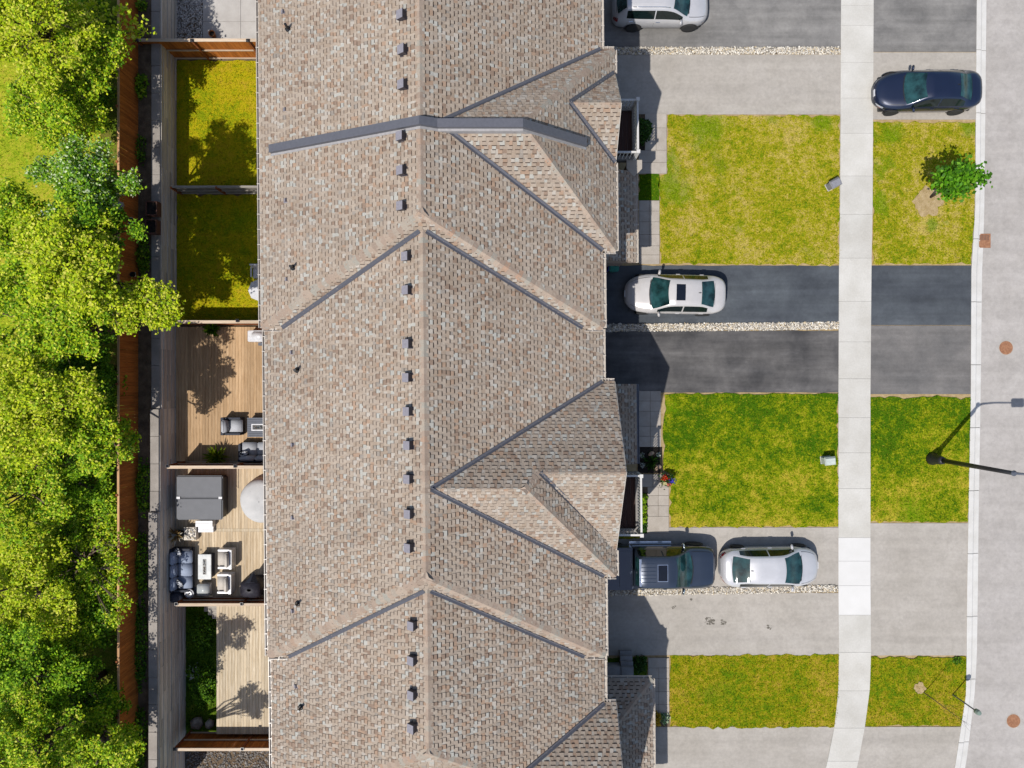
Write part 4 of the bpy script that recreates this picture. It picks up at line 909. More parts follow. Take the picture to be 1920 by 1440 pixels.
# planter box with pale stones and the dry feather plume beside it
t = thing('stone_planter', 'square planter filled with pale stones below the hot tub', 'planter', P3(358, 1000, .35, DZ)); MB().box(-.28,.28,-.3,.3,0,.34).build('box', mt['timber'], t)
stuff(link('stones', stones_mesh('stones', [(random.uniform(-.24,.24), random.uniform(-.26,.26), .36, random.uniform(.03,.07)) for _ in range(70)], mt['stone'], GREYS + PALE), t))
def spiky(label, loc, name, cat, n, L, w, pal, pot=None, ph=.35, spread=(.25, 1.1), up=0.3):
    t = thing(name, label, cat, loc)
    if pot: MB().lathe([(.16,0),(.22,ph*.5),(.24,ph),(.20,ph),(.19,ph-.05)], n=16).build('pot', mt[pot], t)
    else: ph = 0.02
    V = []; T = []
    for i in range(n):
        a = random.random()*6.283; tl = random.uniform(*spread); l = L*random.uniform(.7,1.1); d = Vector((math.cos(a)*math.sin(tl), math.sin(a)*math.sin(tl), math.cos(tl))); s = d.cross(Vector((0,0,1))).normalized()*w
        b = Vector((0,0,ph-.05)); m_ = b + d*l*.55; e = b + d*l + Vector((math.cos(a), math.sin(a), -0.9))*l*.14
        V += [b-s*.4, b+s*.4, m_+s, e, m_-s]; k = random.uniform(.8,1.15); c = random.choice(pal); T.append(tuple(q*k for q in c))
    m_ = MB(); m_.v = [tuple(v) for v in V]; m_.f = [tuple(5*i+j for j in range(5)) for i in range(n)]; m_.c = T
    m_.build('leaves', mt['leaf'], t); return t
GREEN = [C(96,140,20), C(130,168,30), C(160,186,44)]; DKGREEN = [C(50,92,24), C(70,112,36), C(40,78,20)]
spiky('tan dried pampas plume in a dark pot beside the stone planter', P3(333, 1003, .5, DZ), 'dried_plant', 'plant', 34, .55, .05, [C(206,176,120), C(240,234,224), C(150,116,70), C(196,164,110)], 'pot_dark', .45, (.1,1.0))
spiky('potted palm on the tan deck against its lower fence', P3(402, 858, .8, DZ), 'potted_palm', 'plant', 90, .62, .045, [C(150,170,30), C(120,150,24), C(190,200,60)], 'pot_dark', .4, (.2,1.35))
spiky('potted fern at the upper fence of the tan deck', P3(396, 617, .5, DZ), 'potted_fern', 'plant', 80, .48, .04, [C(90,140,16), C(70,120,12), C(120,160,20)], 'pot_dark', .3, (.2,1.4))
# --- tan deck set
sofa('light grey lounge armchair on the tan deck facing the slatted fire table', P3(436, 799, .5, DZ), 0, .84, .92, 'cush_grey', 'wicker', 1, 'armchair', cat='armchair')
fire_table('dark slatted fire table by the house on the tan deck', P3(486, 801, .5, DZ), 1.05, .92, .5, 'slate_top', 'wicker', .55, .22, 11)
sofa('light grey sofa with a patterned pillow by the house on the tan deck', P3(483, 848, .5, DZ), math.pi/2, 1.7, .9, 'cush_grey', 'wicker', 2, 'sofa', ((-.1, .55, .4),))
t = thing('white_storage_box', 'white storage bin with a folded white towel by the house on the tan deck', 'storage box', P3(483, 631, .5, DZ))
MB().box(-.42,.3,-.25,.28,0,.55).build('box', mt['plastic_white'], t, bevel=.03); MB().box(-.2,.5,-.2,.2,.56,.66).build('towel', mt['plastic_white'], t, smooth=True, bevel=.045, seg=3); MB().box(.0,.55,-.42,-.28,0,.3).build('step', mt['slate_top'], t)
# --- shaded lawn: garden table and chair half under the eaves
t = thing('garden_table', 'green glass garden table under the eave of the shaded lawn', 'table', P3(486, 544, .7, 0)); MB().lathe([(.5,.68),(.5,.71)], n=8).build('glass_top', mt['glass_green'], t); MB().lathe([(.49,.66),(.52,.675),(.52,.715),(.505,.715)], n=8).build('rim', mt['plastic_white'], t)
for a in range(4): MB().tube([(.4*math.cos(a*1.571+.78), .4*math.sin(a*1.571+.78), 0), (.3*math.cos(a*1.571+.78), .3*math.sin(a*1.571+.78), .68)], .018, 6).build('leg', mt['plastic_white'], t)
t = thing('garden_chair', 'white plastic garden chair beside the green glass table', 'chair', P3(482, 511, .6, 0), R(-90)); MB().box(-.25,.25,-.25,.25,.40,.44).build('seat', mt['plastic_white'], t, bevel=.01)
m = MB().box(-.03,.03,-.25,.25,0,.5); m.v = [(x - z*.2 - .23, y, z+.44) for x,y,z in m.v]; m.build('backrest', mt['plastic_white'], t, bevel=.01)
for sx in (-1,1):
    MB().box(-.25,.22,sx*.27-.03,sx*.27+.03,.62,.65).build('armrest', mt['plastic_white'], t)
    for sy in (-1,1): MB().box(sx*.22-.02,sx*.22+.02,sy*.24-.02,sy*.24+.02,0,.41).build('leg', mt['plastic_white'], t)
# --- top patio pot, planters on the strip, box on the fence
t = thing('flower_pot', 'small terracotta pot on the patio at the cedar fence', 'pot', P3(399, 65, .2, .045)); MB().lathe([(.10,0),(.14,.24),(.16,.24),(.16,.30),(.13,.30),(.12,.22)], n=16).build('pot', mt['pot_orange'], t); MB().lathe([(.12,.20),(.12,.23)], n=12).build('soil', mt['mulch'], t)
for lab, x, y in (('upper of two brown planter boxes on the terrace strip', 285, 391), ('lower of two brown planter boxes on the terrace strip', 284, 425)):
    t = thing('planter_box', lab, 'planter', P3(x, y, 1.9, 1.56)); m = MB(); 
    for (a,b,c,d) in ((-.26,.26,-.32,-.28),(-.26,.26,.28,.32),(-.26,-.22,-.28,.28),(.22,.26,-.28,.28)): m.box(a,b,c,d,0,.42)
    m.build('box', mt['planter_brown'], t); MB().box(-.22,.22,-.28,.28,.02,.34).build('soil', mt['mulch'], t)
t = thing('nest_box', 'weathered grey wooden box mounted on top of the cedar fence', 'box', (*on(222, 386, 3.3), 3.2), R(-18)); MB().box(-.20,.20,-.14,.14,.02,.22).build('body', mt['old_wood'], t); MB().box(-.26,.26,-.19,.19,.22,.25).build('lid', mt['old_wood'], t); MB().box(-.04,.04,-.04,.04,-.12,.02).build('bracket', mt['old_wood'], t)
for lab, x, y in (('thin wire hoop on the cedar fence above the planter boxes', 246, 414), ('round black hanging pot on the cedar fence', 249, 515)):
    p = on(x, y, 2.4); t = thing('hanging_basket', lab, 'basket', (p[0] , p[1], 2.3)); m = MB().tube([(.14*math.cos(a), .14*math.sin(a), .12) for a in [k*.3927 for k in range(17)]], .012, 5); m.build('rim', mt['plastic_white' if y < 450 else 'chrome'], t)
    MB().lathe([(.05,-.06),(.12,.02),(.14,.12),(.125,.12),(.11,.03)], n=14).build('bowl', mt['pot_dark'], t)
# boulders by the bleached deck
for lab, x, y, r_ in (('speckled grey boulder at the corner below the shaded back garden', 367, 1357, .42), ('pale boulder touching the foot of the bleached deck', 391, 1360, .36)):
    p = G(x, y, -.7); m = link('boulder', stones_mesh('boulder', [(0,0,0,r_)], mt['boulder'], [(.4,.4,.4)]), None, False, Matrix.Translation((p.x, p.y, -.8))); tag(m, lab, 'boulder')
# ---------------------------------------------------------------- vehicles
def pchip(tab, t):
    xs = [a[0] for a in tab]; i = max(0, min(len(xs) - 2, int(np.searchsorted(xs, t)) - 1)); x0, x1 = xs[i], xs[i+1]; u = (t - x0) / (x1 - x0)
    out = []
    for k in range(1, len(tab[0])):
        y = [r_[k] for r_ in tab]; d = lambda j: (y[j+1]-y[j])/(xs[j+1]-xs[j])
        def m(j):
            if j == 0: return d(0)
            if j == len(y)-1: return d(len(y)-2)
            a, b = d(j-1), d(j); return 0 if a*b <= 0 else 2*a*b/(a+b)
        h = x1-x0; out.append((2*u**3-3*u*u+1)*y[i] + (u**3-2*u*u+u)*h*m(i) + (-2*u**3+3*u*u)*y[i+1] + (u**3-u*u)*h*m(i+1))
    return out
SEDAN = [(0,.26,.46,.50,.18),(.006,.40,.50,.55,.28),(.03,.58,.58,.66,.44),(.07,.73,.65,.75,.59),(.13,.85,.72,.83,.70),(.19,.905,.78,.90,.75),(.24,.92,.83,.96,.775),(.26,.92,.855,.985,.775),(.42,.92,.90,1.385,.61),(.48,.92,.91,1.45,.59),(.60,.92,.92,1.45,.58),(.72,.915,.93,1.38,.575),(.86,.89,.95,1.09,.66),(.91,.835,.95,1.07,.66),(.955,.73,.92,1.03,.58),(.985,.56,.85,.94,.44),(1,.34,.62,.68,.26)]
FAST = [(0,.22,.44,.50,.16),(.006,.38,.50,.56,.28),(.03,.60,.60,.67,.46),(.07,.76,.67,.76,.62),(.13,.87,.74,.85,.73),(.18,.91,.79,.91,.765),(.205,.925,.82,.95,.775),(.225,.925,.84,.975,.775),(.41,.925,.89,1.40,.62),(.50,.925,.90,1.44,.60),(.64,.925,.915,1.43,.59),(.74,.92,.93,1.36,.585),(.89,.87,.96,1.08,.66),(.93,.80,.95,1.05,.63),(.965,.70,.90,1.0,.54),(.988,.54,.80,.86,.40),(1,.36,.62,.68,.26)]
SUV = [(0,.30,.55,.60,.20),(.006,.46,.62,.68,.34),(.03,.66,.72,.82,.52),(.07,.80,.82,.93,.66),(.13,.89,.90,1.02,.74),(.21,.925,.95,1.08,.77),(.235,.925,.97,1.11,.775),(.41,.925,1.0,1.57,.66),(.50,.925,1.01,1.65,.64),(.72,.925,1.04,1.64,.63),(.87,.90,1.07,1.57,.61),(.955,.82,1.06,1.14,.66),(.985,.68,.9,.96,.56),(1,.48,.6,.66,.38)]
TRUCK = [(0,.58,.62,.78,.42),(.008,.74,.74,.92,.58),(.03,.88,.90,1.06,.72),(.07,.95,.98,1.13,.79),(.13,.985,1.03,1.19,.83),(.20,.99,1.07,1.23,.84),(.225,.99,1.09,1.26,.84),(.36,.99,1.12,1.86,.71),(.42,.99,1.13,1.93,.69),(.58,.99,1.14,1.92,.68),(.635,.985,1.14,1.86,.68),(.658,.98,1.12,1.30,.74),(.665,.975,1.10,1.16,.80)]
def car(label, loc, rz, tab, L, pm, wheels=(.175,.80), ws=(.262,.418), rg=(.725,.858), side=(.31,.80), split=.555, sunroof=None, rails=False, rim_r=.235, tyre_r=.33, truck=False, cat='car', name='parked_car', group='cars parked on the driveways', fin=True, grille=True):
    t = thing(name, label, cat, loc, rz, group); XX = lambda u: L/2 - u*L
    ts = sorted(set([a[0] for a in tab] + list(np.linspace(0, tab[-1][0], 64)))); zb = .24
    def sec(u):
        w, zs, zt, wt = pchip(tab, u); x = XX(u)
        return [(w*.90, zb), (w*.985, zb+.12), (w, zb+(zs-zb)*.55), (w*.985, zs-.07), (w*.945, zs), (wt+.02, zt-.055), (wt*.94, zt-.018), (wt*.55, zt), (0, zt+.012)], x
    rows = []
    for u in ts:
        s, x = sec(u); rows.append([Vector((x, y, z)) for y, z in s] + [Vector((x, -y, z)) for y, z in s[-2::-1]])
    m = MB().grid(rows); n = len(rows[0]); m.add(rows[0], [tuple(range(n))]); m.add(rows[-1], [tuple(range(n))[::-1]])
    body = m.build('body', mt[pm], t, smooth=True)
    def top(u, f, off):                               # point on the top skin; f in -1..1 across the roof half width
        w, zs, zt, wt = pchip(tab, u); y = abs(f)*(wt+.02); pts = [(0, zt+.012), (wt*.55, zt), (wt*.94, zt-.018), (wt+.02, zt-.055)]
        z = np.interp(y, [p[0] for p in pts], [p[1] for p in pts]); return Vector((XX(u) , math.copysign(y, f), z + off))
    def sidep(u, g, s, off):                          # g 0 = shoulder, 1 = roof edge
        w, zs, zt, wt = pchip(tab, u); y = w*.945 + (wt+.02 - w*.945)*g; z = zs + (zt-.055-zs)*g; return Vector((XX(u), s*(y+off), z+off*.6))
    def lower(u, g, s, off):                          # g 0 = sill, 1 = shoulder
        p, x = sec(u); gs = [0,.18,.55,.9,1]; y = np.interp(g, gs, [q[0] for q in p[:5]]); z = np.interp(g, gs, [q[1] for q in p[:5]]); return Vector((x, s*(y+off), z))
    def patch(nm, mat, f, us, fs, parent=t, flip=False):
        q = [[f(u, v) for v in fs] for u in us]; o = MB().grid(q).build(nm, mt[mat], parent, smooth=True); return o
    lnsp = lambda a, b, k: list(np.linspace(a, b, k))
    def glass_w(a, b, nm, fa=.90, fb=.92, bow=0.0):
        us = lnsp(a, b, 8); q = []
        for i, u in enumerate(us):
            k = fa + (fb - fa)*i/7; q.append([top(min(u + bow*(1 - v*v)*(1 - .45*i/7 if bow < 0 else .3 + .7*i/7), tab[-1][0]), v*k, .008) for v in lnsp(-1, 1, 13)])
        return MB().grid(q).build(nm, mt['car_glass'], t, smooth=True)
    wsg = glass_w(ws[0], ws[1], 'windshield', .93, .88, -.030); rgg = glass_w(rg[0], rg[1], 'rear_window', .88, .9, .012 if not truck else 0.0) if rg else None
    patch('wiper', 'car_black', lambda u, v: top(u - .030*(1 - v*v), v, .014), lnsp(ws[0]-.006, ws[0]+.002, 2), lnsp(-.8, .7, 6), wsg)
    for s in (-1, 1):
        for a, b in ((side[0], split-.006), (split+.006, side[1])):
            w_ = patch('side_window', 'side_glass', lambda u, g: sidep(u, g, s, .007), lnsp(a, b, 9), (.1, .5, .88))
        for u in (side[0]-.005, split, side[1]-.015): patch('door_seam', 'car_black', lambda a, g: lower(a, g, s, .004), (u-.0012, u+.0012), (.12,.4,.7,.95), body)
        for u in (split-.04, side[1]-.05): h_ = Vector(lower(u, .86, s, .01)); MB().cbox(h_.x, h_.y, h_.z, .2, .035, .035).build('door_handle', mt['chrome' if pm == 'paint_silver' else pm], t, bevel=.008)
        mp = sidep(side[0]+.012, .08, s, 0); MB().cbox(mp.x-.02, mp.y + s*.12, mp.z+.05, .11, .24 if not truck else .28, .13 if not truck else .2, s*.15).build('mirror', mt[pm if not truck else 'chrome'], t, smooth=True, bevel=.03, seg=3)
        hl = [[lower(u, g, s, .008) for g in (.62,.78,.93)] for u in lnsp(.015,.075,6)]; MB().grid(hl).build('headlight', mt['headlight'], t, smooth=True)
        if tab[-1][0] > .9:
            tl = [[lower(u, g, s, .008) for g in (.62,.80,.97)] for u in lnsp(.955,.995,5)]; MB().grid(tl).build('taillight', mt['taillight'], t, smooth=True)
        pz = [[lower(u, g, s, .009) for g in (.5,.58)] for u in lnsp(.03,.06,3)]; MB().grid(pz).build('indicator', mt['amber'], t)
    # grille, plates, seams
    for s in (-1, 1):
        if grille: patch('grille', 'car_black', lambda u, g: lower(u, g, s, .009), lnsp(.0005, .022, 6), (.12, .3, .52, .7))
    for nm, mat, u0, g0, g1, wd in (('licence_plate','plastic_white',.0,.35,.6,.16),):
        p, x = sec(.006); MB().box(x-.02, x+.035 + (.012 if nm[0]=='l' else 0), -wd, wd, zb + .3*g0 + .05, zb + .32*g1 + .1).build(nm, mt[mat], t, bevel=.006, seg=1)
    patch('hood_seam', 'car_black', lambda u, v: top(u, v, .004), (ws[0]-.026, ws[0]-.022), lnsp(-.95,.95,8), body)
    for s in (-1, 1): patch('hood_seam', 'car_black', lambda u, v: top(u, s*v, .004), lnsp(.05, ws[0]-.024, 10), (.93,.955), body)
    if rg and not truck:
        patch('trunk_seam', 'car_black', lambda u, v: top(u, v, .004), (rg[1]+.012, rg[1]+.015), lnsp(-.95,.95,8), body)
    if sunroof: patch('sunroof_rim' if truck else 'sunroof', 'chrome' if truck else 'sunroof_glass', lambda u, v: top(u, v, .006), lnsp(sunroof[0], sunroof[1], 5), lnsp(-sunroof[2], sunroof[2], 7)); 
    if sunroof and truck: patch('sunroof', 'sunroof_glass', lambda u, v: top(u, v, .010), lnsp(sunroof[0]+.004, sunroof[1]-.004, 5), lnsp(-sunroof[2]+.04, sunroof[2]-.04, 7))
    if fin: q = top(rg[0]-.02, 0, .0); MB().add([q+Vector((.07,-.015,0)), q+Vector((.07,.015,0)), q+Vector((-.07,.02,0)), q+Vector((-.07,-.02,0)), q+Vector((-.06,0,.07))], [(0,1,4),(1,2,4),(2,3,4),(3,0,4)]).build('antenna', mt['car_black'], t)
    if rails:
        for s in (-1, 1): MB().tube([top(u, s*.9, .045) for u in lnsp(.44,.82,8)], .018, 6).build('roof_rail', mt['chrome'], t, smooth=True)
        for v in lnsp(-.6,.6,5): patch('roof_bead', pm, lambda u, f: top(u, v + f, .008 if f == 0 else .001), lnsp(.45,.8,5), (-.03,0,.03), body)
    # wheels
    tyre = MB().lathe([(tyre_r*.62,-.10),(tyre_r*.95,-.11),(tyre_r,-.07),(tyre_r,.07),(tyre_r*.95,.11),(tyre_r*.62,.10)], n=24).mesh('tyre', mt['tyre'], smooth=True)
    rim = MB().lathe([(rim_r,.085),(rim_r*.93,.10),(rim_r*.85,.07),(rim_r*.25,.055),(rim_r*.2,.09),(.02,.092)], n=24)
    for k in range(5): a = k*1.2566; rim.cbox(math.cos(a)*rim_r*.55, math.sin(a)*rim_r*.55, .085, rim_r*.75, .05, .02, a)
    rim = rim.mesh('rim', mt['rim'])
    arch = MB(); pts = [(math.cos(a)*(tyre_r+.055), math.sin(a)*(tyre_r+.055)) for a in lnsp(-.25, math.pi+.25, 15)]; arch.add([(x, y, 0) for x, y in pts], [tuple(range(15))]); arch = arch.mesh('wheel_arch', mt['car_black'])
    for u in wheels:
        w = tab and pchip(tab, min(u, tab[-1][0]))[0]; w = max(w, .9 if not truck else .97)
        for s in (-1, 1):
            q = Matrix.Translation((XX(u), s*(w-.07), tyre_r)) @ Matrix.Rotation(s*-math.pi/2, 4, 'X')
            wo = link('wheel', tyre, t, False, q); link('rim', rim, wo)
            link('wheel_arch', arch, t, False, Matrix.Translation((XX(u), s*(w+.006), tyre_r)) @ Matrix.Rotation(math.pi/2, 4, 'X'))
    MB().box(-L/2+.3, L/2-.3 if not truck else L/2-.35, -.8, .8, .2, .34).build('underbody', mt['car_black'], t)
    t['_']=0; del t['_']; return t, body, XX, top
def cl(px, py, z): p = G(px, py, z); return (p.x, p.y, 0.004)
car('silver crossover with roof rails, cut by the top edge of the photo', (7.0, 17.85, .004), 0, SUV, 4.5, 'paint_silver', (.19,.78), (.245,.405), (.88,.958), (.29,.87), .58, rails=True, tyre_r=.36, rim_r=.25)
car('dark navy sedan parked across the apron beside the kerb', (19.62, 13.82, .004), math.pi + R(.5), SEDAN, 4.9, 'paint_navy', (.175,.80))
car('white sedan with a black sunroof on the blue-black driveway', (7.70, 4.23, .004), math.pi - R(1.3), SEDAN, 4.72, 'paint_white', (.18,.79), sunroof=(.475,.565,.62))
car('white fastback sedan without sunroof, behind the dark pickup truck', (12.16, -8.62, .004), R(.8), FAST, 4.66, 'paint_white2', (.185,.81), (.228,.405), (.745,.895), (.28,.83), .55, grille=False)
tk, tb, XX, top = car('dark slate pickup truck with chrome-rimmed sunroof, its bed under the roof edge', (6.62, -8.60, .004), R(.3), TRUCK, 5.85, 'paint_slate', (.155,.80), (.228,.355), (.640,.656), (.255,.64), .45, (.42,.50,.55), False, .25, .40, True, 'pickup truck', 'pickup_truck', fin=False)
# pickup bed with folding cover, tailgate, bumpers, running boards, roof beads
xb0, xb1 = XX(.672), XX(.985)
MB().box(xb1, xb0, .80, .985, .42, 1.14).box(xb1, xb0, -.985, -.80, .42, 1.14).box(xb1, xb0, -.80, .80, .42, .60).box(xb1, xb1+.07, -.80, .80, .60, 1.12).box(xb0-.05, xb0, -.80, .80, .60, 1.13).build('bed', mt['paint_slate'], tk, bevel=.02)
for k in range(3): a = xb0-.06 - k*(xb0-xb1-.12)/3; MB().box(a-(xb0-xb1-.12)/3+.012, a, -.84, .84, 1.10, 1.16).build('bed_cover', mt['paint_slate'], tk, bevel=.01)
for s in (-1,1): MB().box(-1.05, .95, s*1.06-.07, s*1.06+.07, .36, .42).build('running_board', mt['chrome'], tk, bevel=.02)
for v in (-.6,-.36,-.12,.12,.36,.6): q = [[top(u, v+f, .010 if f == 0 else .001) for f in (-.03,0,.03)] for u in np.linspace(.51,.625,5)]; MB().grid(q).build('roof_bead', mt['paint_slate'], tb)
MB().box(XX(1.0)-.02, XX(.985)+.02, -.95, .95, .42, .62).build('rear_bumper', mt['chrome'], tk, bevel=.03)
q = top(.632, 0, .0); MB().box(q.x-.05, q.x+.06, -.62, .62, q.z-.05, q.z+.0).build('cab_spoiler', mt['chrome'], tk, bevel=.01)

# ---------------------------------------------------------------- street furniture
b = G(1747, 860); t = thing('street_lamp', 'tall black street lamp on the boulevard grass, arm reaching over the road', 'street lamp', (b.x, b.y, 0))
MB().lathe([(.30,0),(.30,.12),(.24,.25),(.20,.75),(.16,.95)], n=18).build('base', mt['lamp_black'], t, smooth=True)
MB().tube([(0,0,.9),(0,0,3.2),(.0,0,5.7)], [.115,.10,.085], 14).build('pole', mt['lamp_black'], t, smooth=True)
MB().tube([(0,0,5.6),(.2,-.01,5.85),(.7,-.03,6.0),(1.6,-.04,6.02)], [.055,.05,.04,.035], 10).build('arm', mt['slate_top'], t, smooth=True)
MB().lathe([(.10,5.66),(.12,5.74),(.06,5.82)], n=12).build('pole_cap', mt['slate_top'], t)
MB().box(1.5,2.1,-.24,.16,5.95,6.08).build('lamp_head', mt['slate_top'], t, bevel=.03)
MB().box(1.58,2.02,-.18,.10,5.925,5.948).build('lens', mt['headlight'], t)
for lab, x, y, mat, rz in (('grey tilted utility pedestal on the upper front lawn near the pavement', 1557, 349, 'pedestal_grey', .5), ('pale green utility pedestal on the middle front lawn near the pavement', 1547, 862, 'pedestal', .1)):
    p = G(x, y); t = thing('utility_pedestal', lab, 'utility box', (p.x, p.y, 0), rz, 'utility pedestals on the front lawns'); MB().box(-.22,.22,-.16,.16,0,.56).build('cabinet', mt[mat], t, bevel=.02); MB().add([(-.26,-.2,.56),(.26,-.2,.56),(.26,.2,.56),(-.26,.2,.56),(-.22,-.16,.62),(.22,-.16,.62),(.22,.12,.66),(-.22,.12,.66)], [(0,1,5,4),(1,2,6,5),(2,3,7,6),(3,0,4,7),(4,5,6,7)]).build('lid', mt[mat], t); MB().box(-.24,.24,-.18,.18,0,.04).build('foot', mt['concrete'], t)
for lab, x, y in (('round rusty manhole cover in the road, the upper one', 1888, 652), ('round rusty manhole cover in the road near the bottom corner', 1902, 1353)):
    p = G(x, y); t = thing('manhole_cover', lab, 'manhole cover', (p.x, p.y, -.07), 0, 'manhole covers in the road'); MB().lathe([(.37,0),(.37,.004),(.32,.006)], n=32).build('frame', mt['drive_light'], t); MB().lathe([(.325,.0),(.325,.010),(.31,.012)], n=32).build('cover', mt['rust'], t); m = MB()
    for i in range(-3, 4):
        for j in range(-3, 4):
            if i*i+j*j < 11: m.cbox(i*.08, j*.08, .014, .05, .018, .008, .785 if (i+j) % 2 else -.785)
    m.build('tread_studs', mt['rust'], t)
p = G(1847, 451); t = thing('catch_basin', 'square rusty catch basin grate set in the kerb gutter', 'drain', (p.x, p.y, -.06)); MB().box(-.30,.30,-.34,.34,-.1,.012).build('frame', mt['rust'], t)
for k in range(7): MB().box(-.24+k*.07,-.205+k*.07,.02,.28,.012,.022).build('bar', mt['rust_dark'], t)
MB().box(-.26,.26,-.30,-.02,.012,.02).build('plate', mt['rust'], t)
p = G(1786, 1302); t = thing('marker_post', 'thin metal sign post at the kerb near the bottom right', 'sign post', (p.x, p.y, 0)); MB().tube([(0,0,0),(0,0,2.0)], .03, 6).build('post', mt['flash'], t); MB().lathe([(.12,1.78),(.13,1.9),(.10,2.02),(.02,2.04)], n=12).build('reflector', mt['glass_green'], t)
for lab, x, y, mat in (('dark blue recycling box beside the garage under the eave', 1132, 501, 'bin_blue'), ('teal green bin beside the blue recycling box', 1151, 501, 'bin_green')):
    p = G(x, y, .6); t = thing('recycling_bin', lab, 'bin', (p.x, p.y, 0)); m = MB(); g_ = mat == 'bin_green'
    P = [[Vector((math.copysign(abs(math.cos(a))**.4, math.cos(a))*r_, math.copysign(abs(math.sin(a))**.4, math.sin(a))*r_*.9, z)) for a in [k*math.pi/10 for k in range(21)]] for r_, z in ((.17,0),(.22,.58),(.24,.6),(.24,.64),(.21,.64),(.16,.08 if not g_ else .67))]
    m.grid(P); m.add(P[-1][:20], [tuple(range(20))]); m.build('bin', mt[mat], t)
    if g_: MB().box(-.2,.2,-.19,.19,.64,.69).build('lid', mt[mat], t, bevel=.04, seg=3)
# ---------------------------------------------------------------- front planting
def leaf_ball(label, loc, name, cat, rx, ry_, rz_, n, size, pal, group=None, mat='leaf'):
    t = thing(name, label, cat, loc, 0, group); u = rng.normal(size=(n, 3)); u /= np.linalg.norm(u, axis=1)[:, None]; u[:, 2] = np.abs(u[:, 2]); r_ = rng.uniform(.55, 1.0, (n, 1)) ** .6 * (1 + .18*np.sin(u[:, :1]*7 + u[:, 1:2]*5))
    c = u*r_*np.array([rx, ry_, rz_]); link('leaves', leaf_mesh('leaves', c, size, pal, mat), t)
    m = MB()
    for k in range(5): a = k*1.257; m.tube([(0,0,0), (math.cos(a)*rx*.3, math.sin(a)*ry_*.3, rz_*.4), (math.cos(a)*rx*.55, math.sin(a)*ry_*.55, rz_*.7)], [.02,.014,.006], 5)
    m.build('stem', mt['bark'], t); return t
def leaf_mesh(name, c, size, pal, mat='leaf', up=.8, shade=None):
    n = len(c); nr = rng.normal(size=(n, 3)); nr[:, 2] = np.abs(nr[:, 2]) + up; nr /= np.linalg.norm(nr, axis=1)[:, None]
    a = rng.normal(size=(n, 3)); a -= nr*(a*nr).sum(1)[:, None]; a /= np.linalg.norm(a, axis=1)[:, None]; b = np.cross(nr, a); s = (size*rng.uniform(.65, 1.25, n))[:, None]
    tip = a*s; V = np.stack([c - tip*.9, c - tip*.1 + b*s*.62 + nr*s*.12, c + tip, c - tip*.1 - b*s*.62 + nr*s*.12], 1).reshape(-1, 3); F = np.arange(4*n).reshape(-1, 4)
    pal = np.array(pal); T = pal[rng.integers(0, len(pal), n)]*rng.uniform(.8, 1.2, (n, 1))
    return np_mesh(name, V, F, mt[mat], np.clip(T, 0, .9))
p = G(1208, 240, .7); leaf_ball('dark green round shrub in the bed below the upper balcony', (p.x, p.y, 0), 'shrub', 'shrub', .42, .55, .95, 900, .07, DKGREEN)
p = G(1207, 958, .4); 
for i, (y, lab) in enumerate(((936,'bright lime hosta, uppermost in the strip beside the middle balcony'),(955,'bright lime hosta, middle of the strip beside the middle balcony'),(974,'lime hosta, third in the strip beside the middle balcony'),(990,'dark green hosta, lowest in the strip beside the middle balcony'))):
    p = G(1206, y, .25); leaf_ball(lab, (p.x, p.y, 0), 'hosta', 'plant', .2, .26, .34, 130, .09, [C(150,190,20), C(120,170,16), C(176,206,50)] if i < 3 else DKGREEN, 'hostas by the middle balcony')
p = G(1221, 866, .2); spiky('spiky green day lily in the dark bed by the front path', (p.x, p.y, .0), 'day_lily', 'plant', 46, .5, .035, DKGREEN + [C(90,140,60)], None, 0, (.3,1.3))
for lab, x, y in (('small white flowering plant at the upper left of the dark bed', 1204, 854), ('small white flowering plant at the upper right of the dark bed', 1235, 853), ('small white flowering plant at the lower left of the dark bed', 1205, 873)):
    p = G(x, y, .15); leaf_ball(lab, (p.x, p.y, 0), 'white_flower', 'plant', .13, .13, .2, 60, .04, [C(236,240,236), C(214,224,214), C(120,150,90)])
for lab, x, y, r_ in (('flat tan stone at the top of the dark bed', 1221, 850, .17), ('pale stone at the lower right of the dark bed', 1235, 875, .16), ('small tan stone beside the day lily', 1231, 879, .11)):
    p = G(x, y, .06); o = link('garden_stone', stones_mesh('garden_stone', [(0,0,0,r_)], mt['stone'], [C(206,176,150)]), None, False, Matrix.Translation((p.x, p.y, .06))); tag(o, lab, 'stone')
p = G(1250, 900, .5); t = thing('flower_planter', 'planter pot full of red, yellow and blue flowers at the lawn corner', 'planter', (p.x, p.y, 0)); MB().lathe([(.18,0),(.26,.42),(.29,.42),(.29,.47),(.24,.47),(.22,.38)], n=18).build('pot', mt['planter_brown'], t)
for nm, pal, n, off in (('foliage', DKGREEN, 200, (0,0)), ('red_flowers', [C(214,40,20), C(230,70,30)], 60, (-.08,.08)), ('yellow_flowers', [C(236,226,150), C(240,236,190)], 50, (-.1,-.14)), ('blue_flowers', [C(80,70,210), C(60,60,180)], 40, (.22,-.02)), ('pink_flowers', [C(240,120,110)], 25, (.1,-.18))):
    c = rng.normal(size=(n, 3))*([.16,.16,.07] if nm == 'foliage' else [.07,.05,.04]) + np.array([off[0], off[1], .52 if nm == 'foliage' else .60]); link(nm, leaf_mesh(nm, c, .05, pal, 'flower' if nm != 'foliage' else 'leaf'), t)
p = G(1228, 1352, .3); leaf_ball('yellow golden shrub at the end of the lowest front path', (p.x, p.y, 0), 'golden_shrub', 'shrub', .34, .38, .5, 420, .06, [C(226,180,20), C(206,170,30), C(236,200,60)])
p = G(1246, 1349, .2); leaf_ball('variegated pale green hosta beside the golden shrub', (p.x, p.y, 0), 'variegated_hosta', 'plant', .26, .26, .28, 130, .08, [C(190,216,176), C(120,170,100), C(214,226,200)])
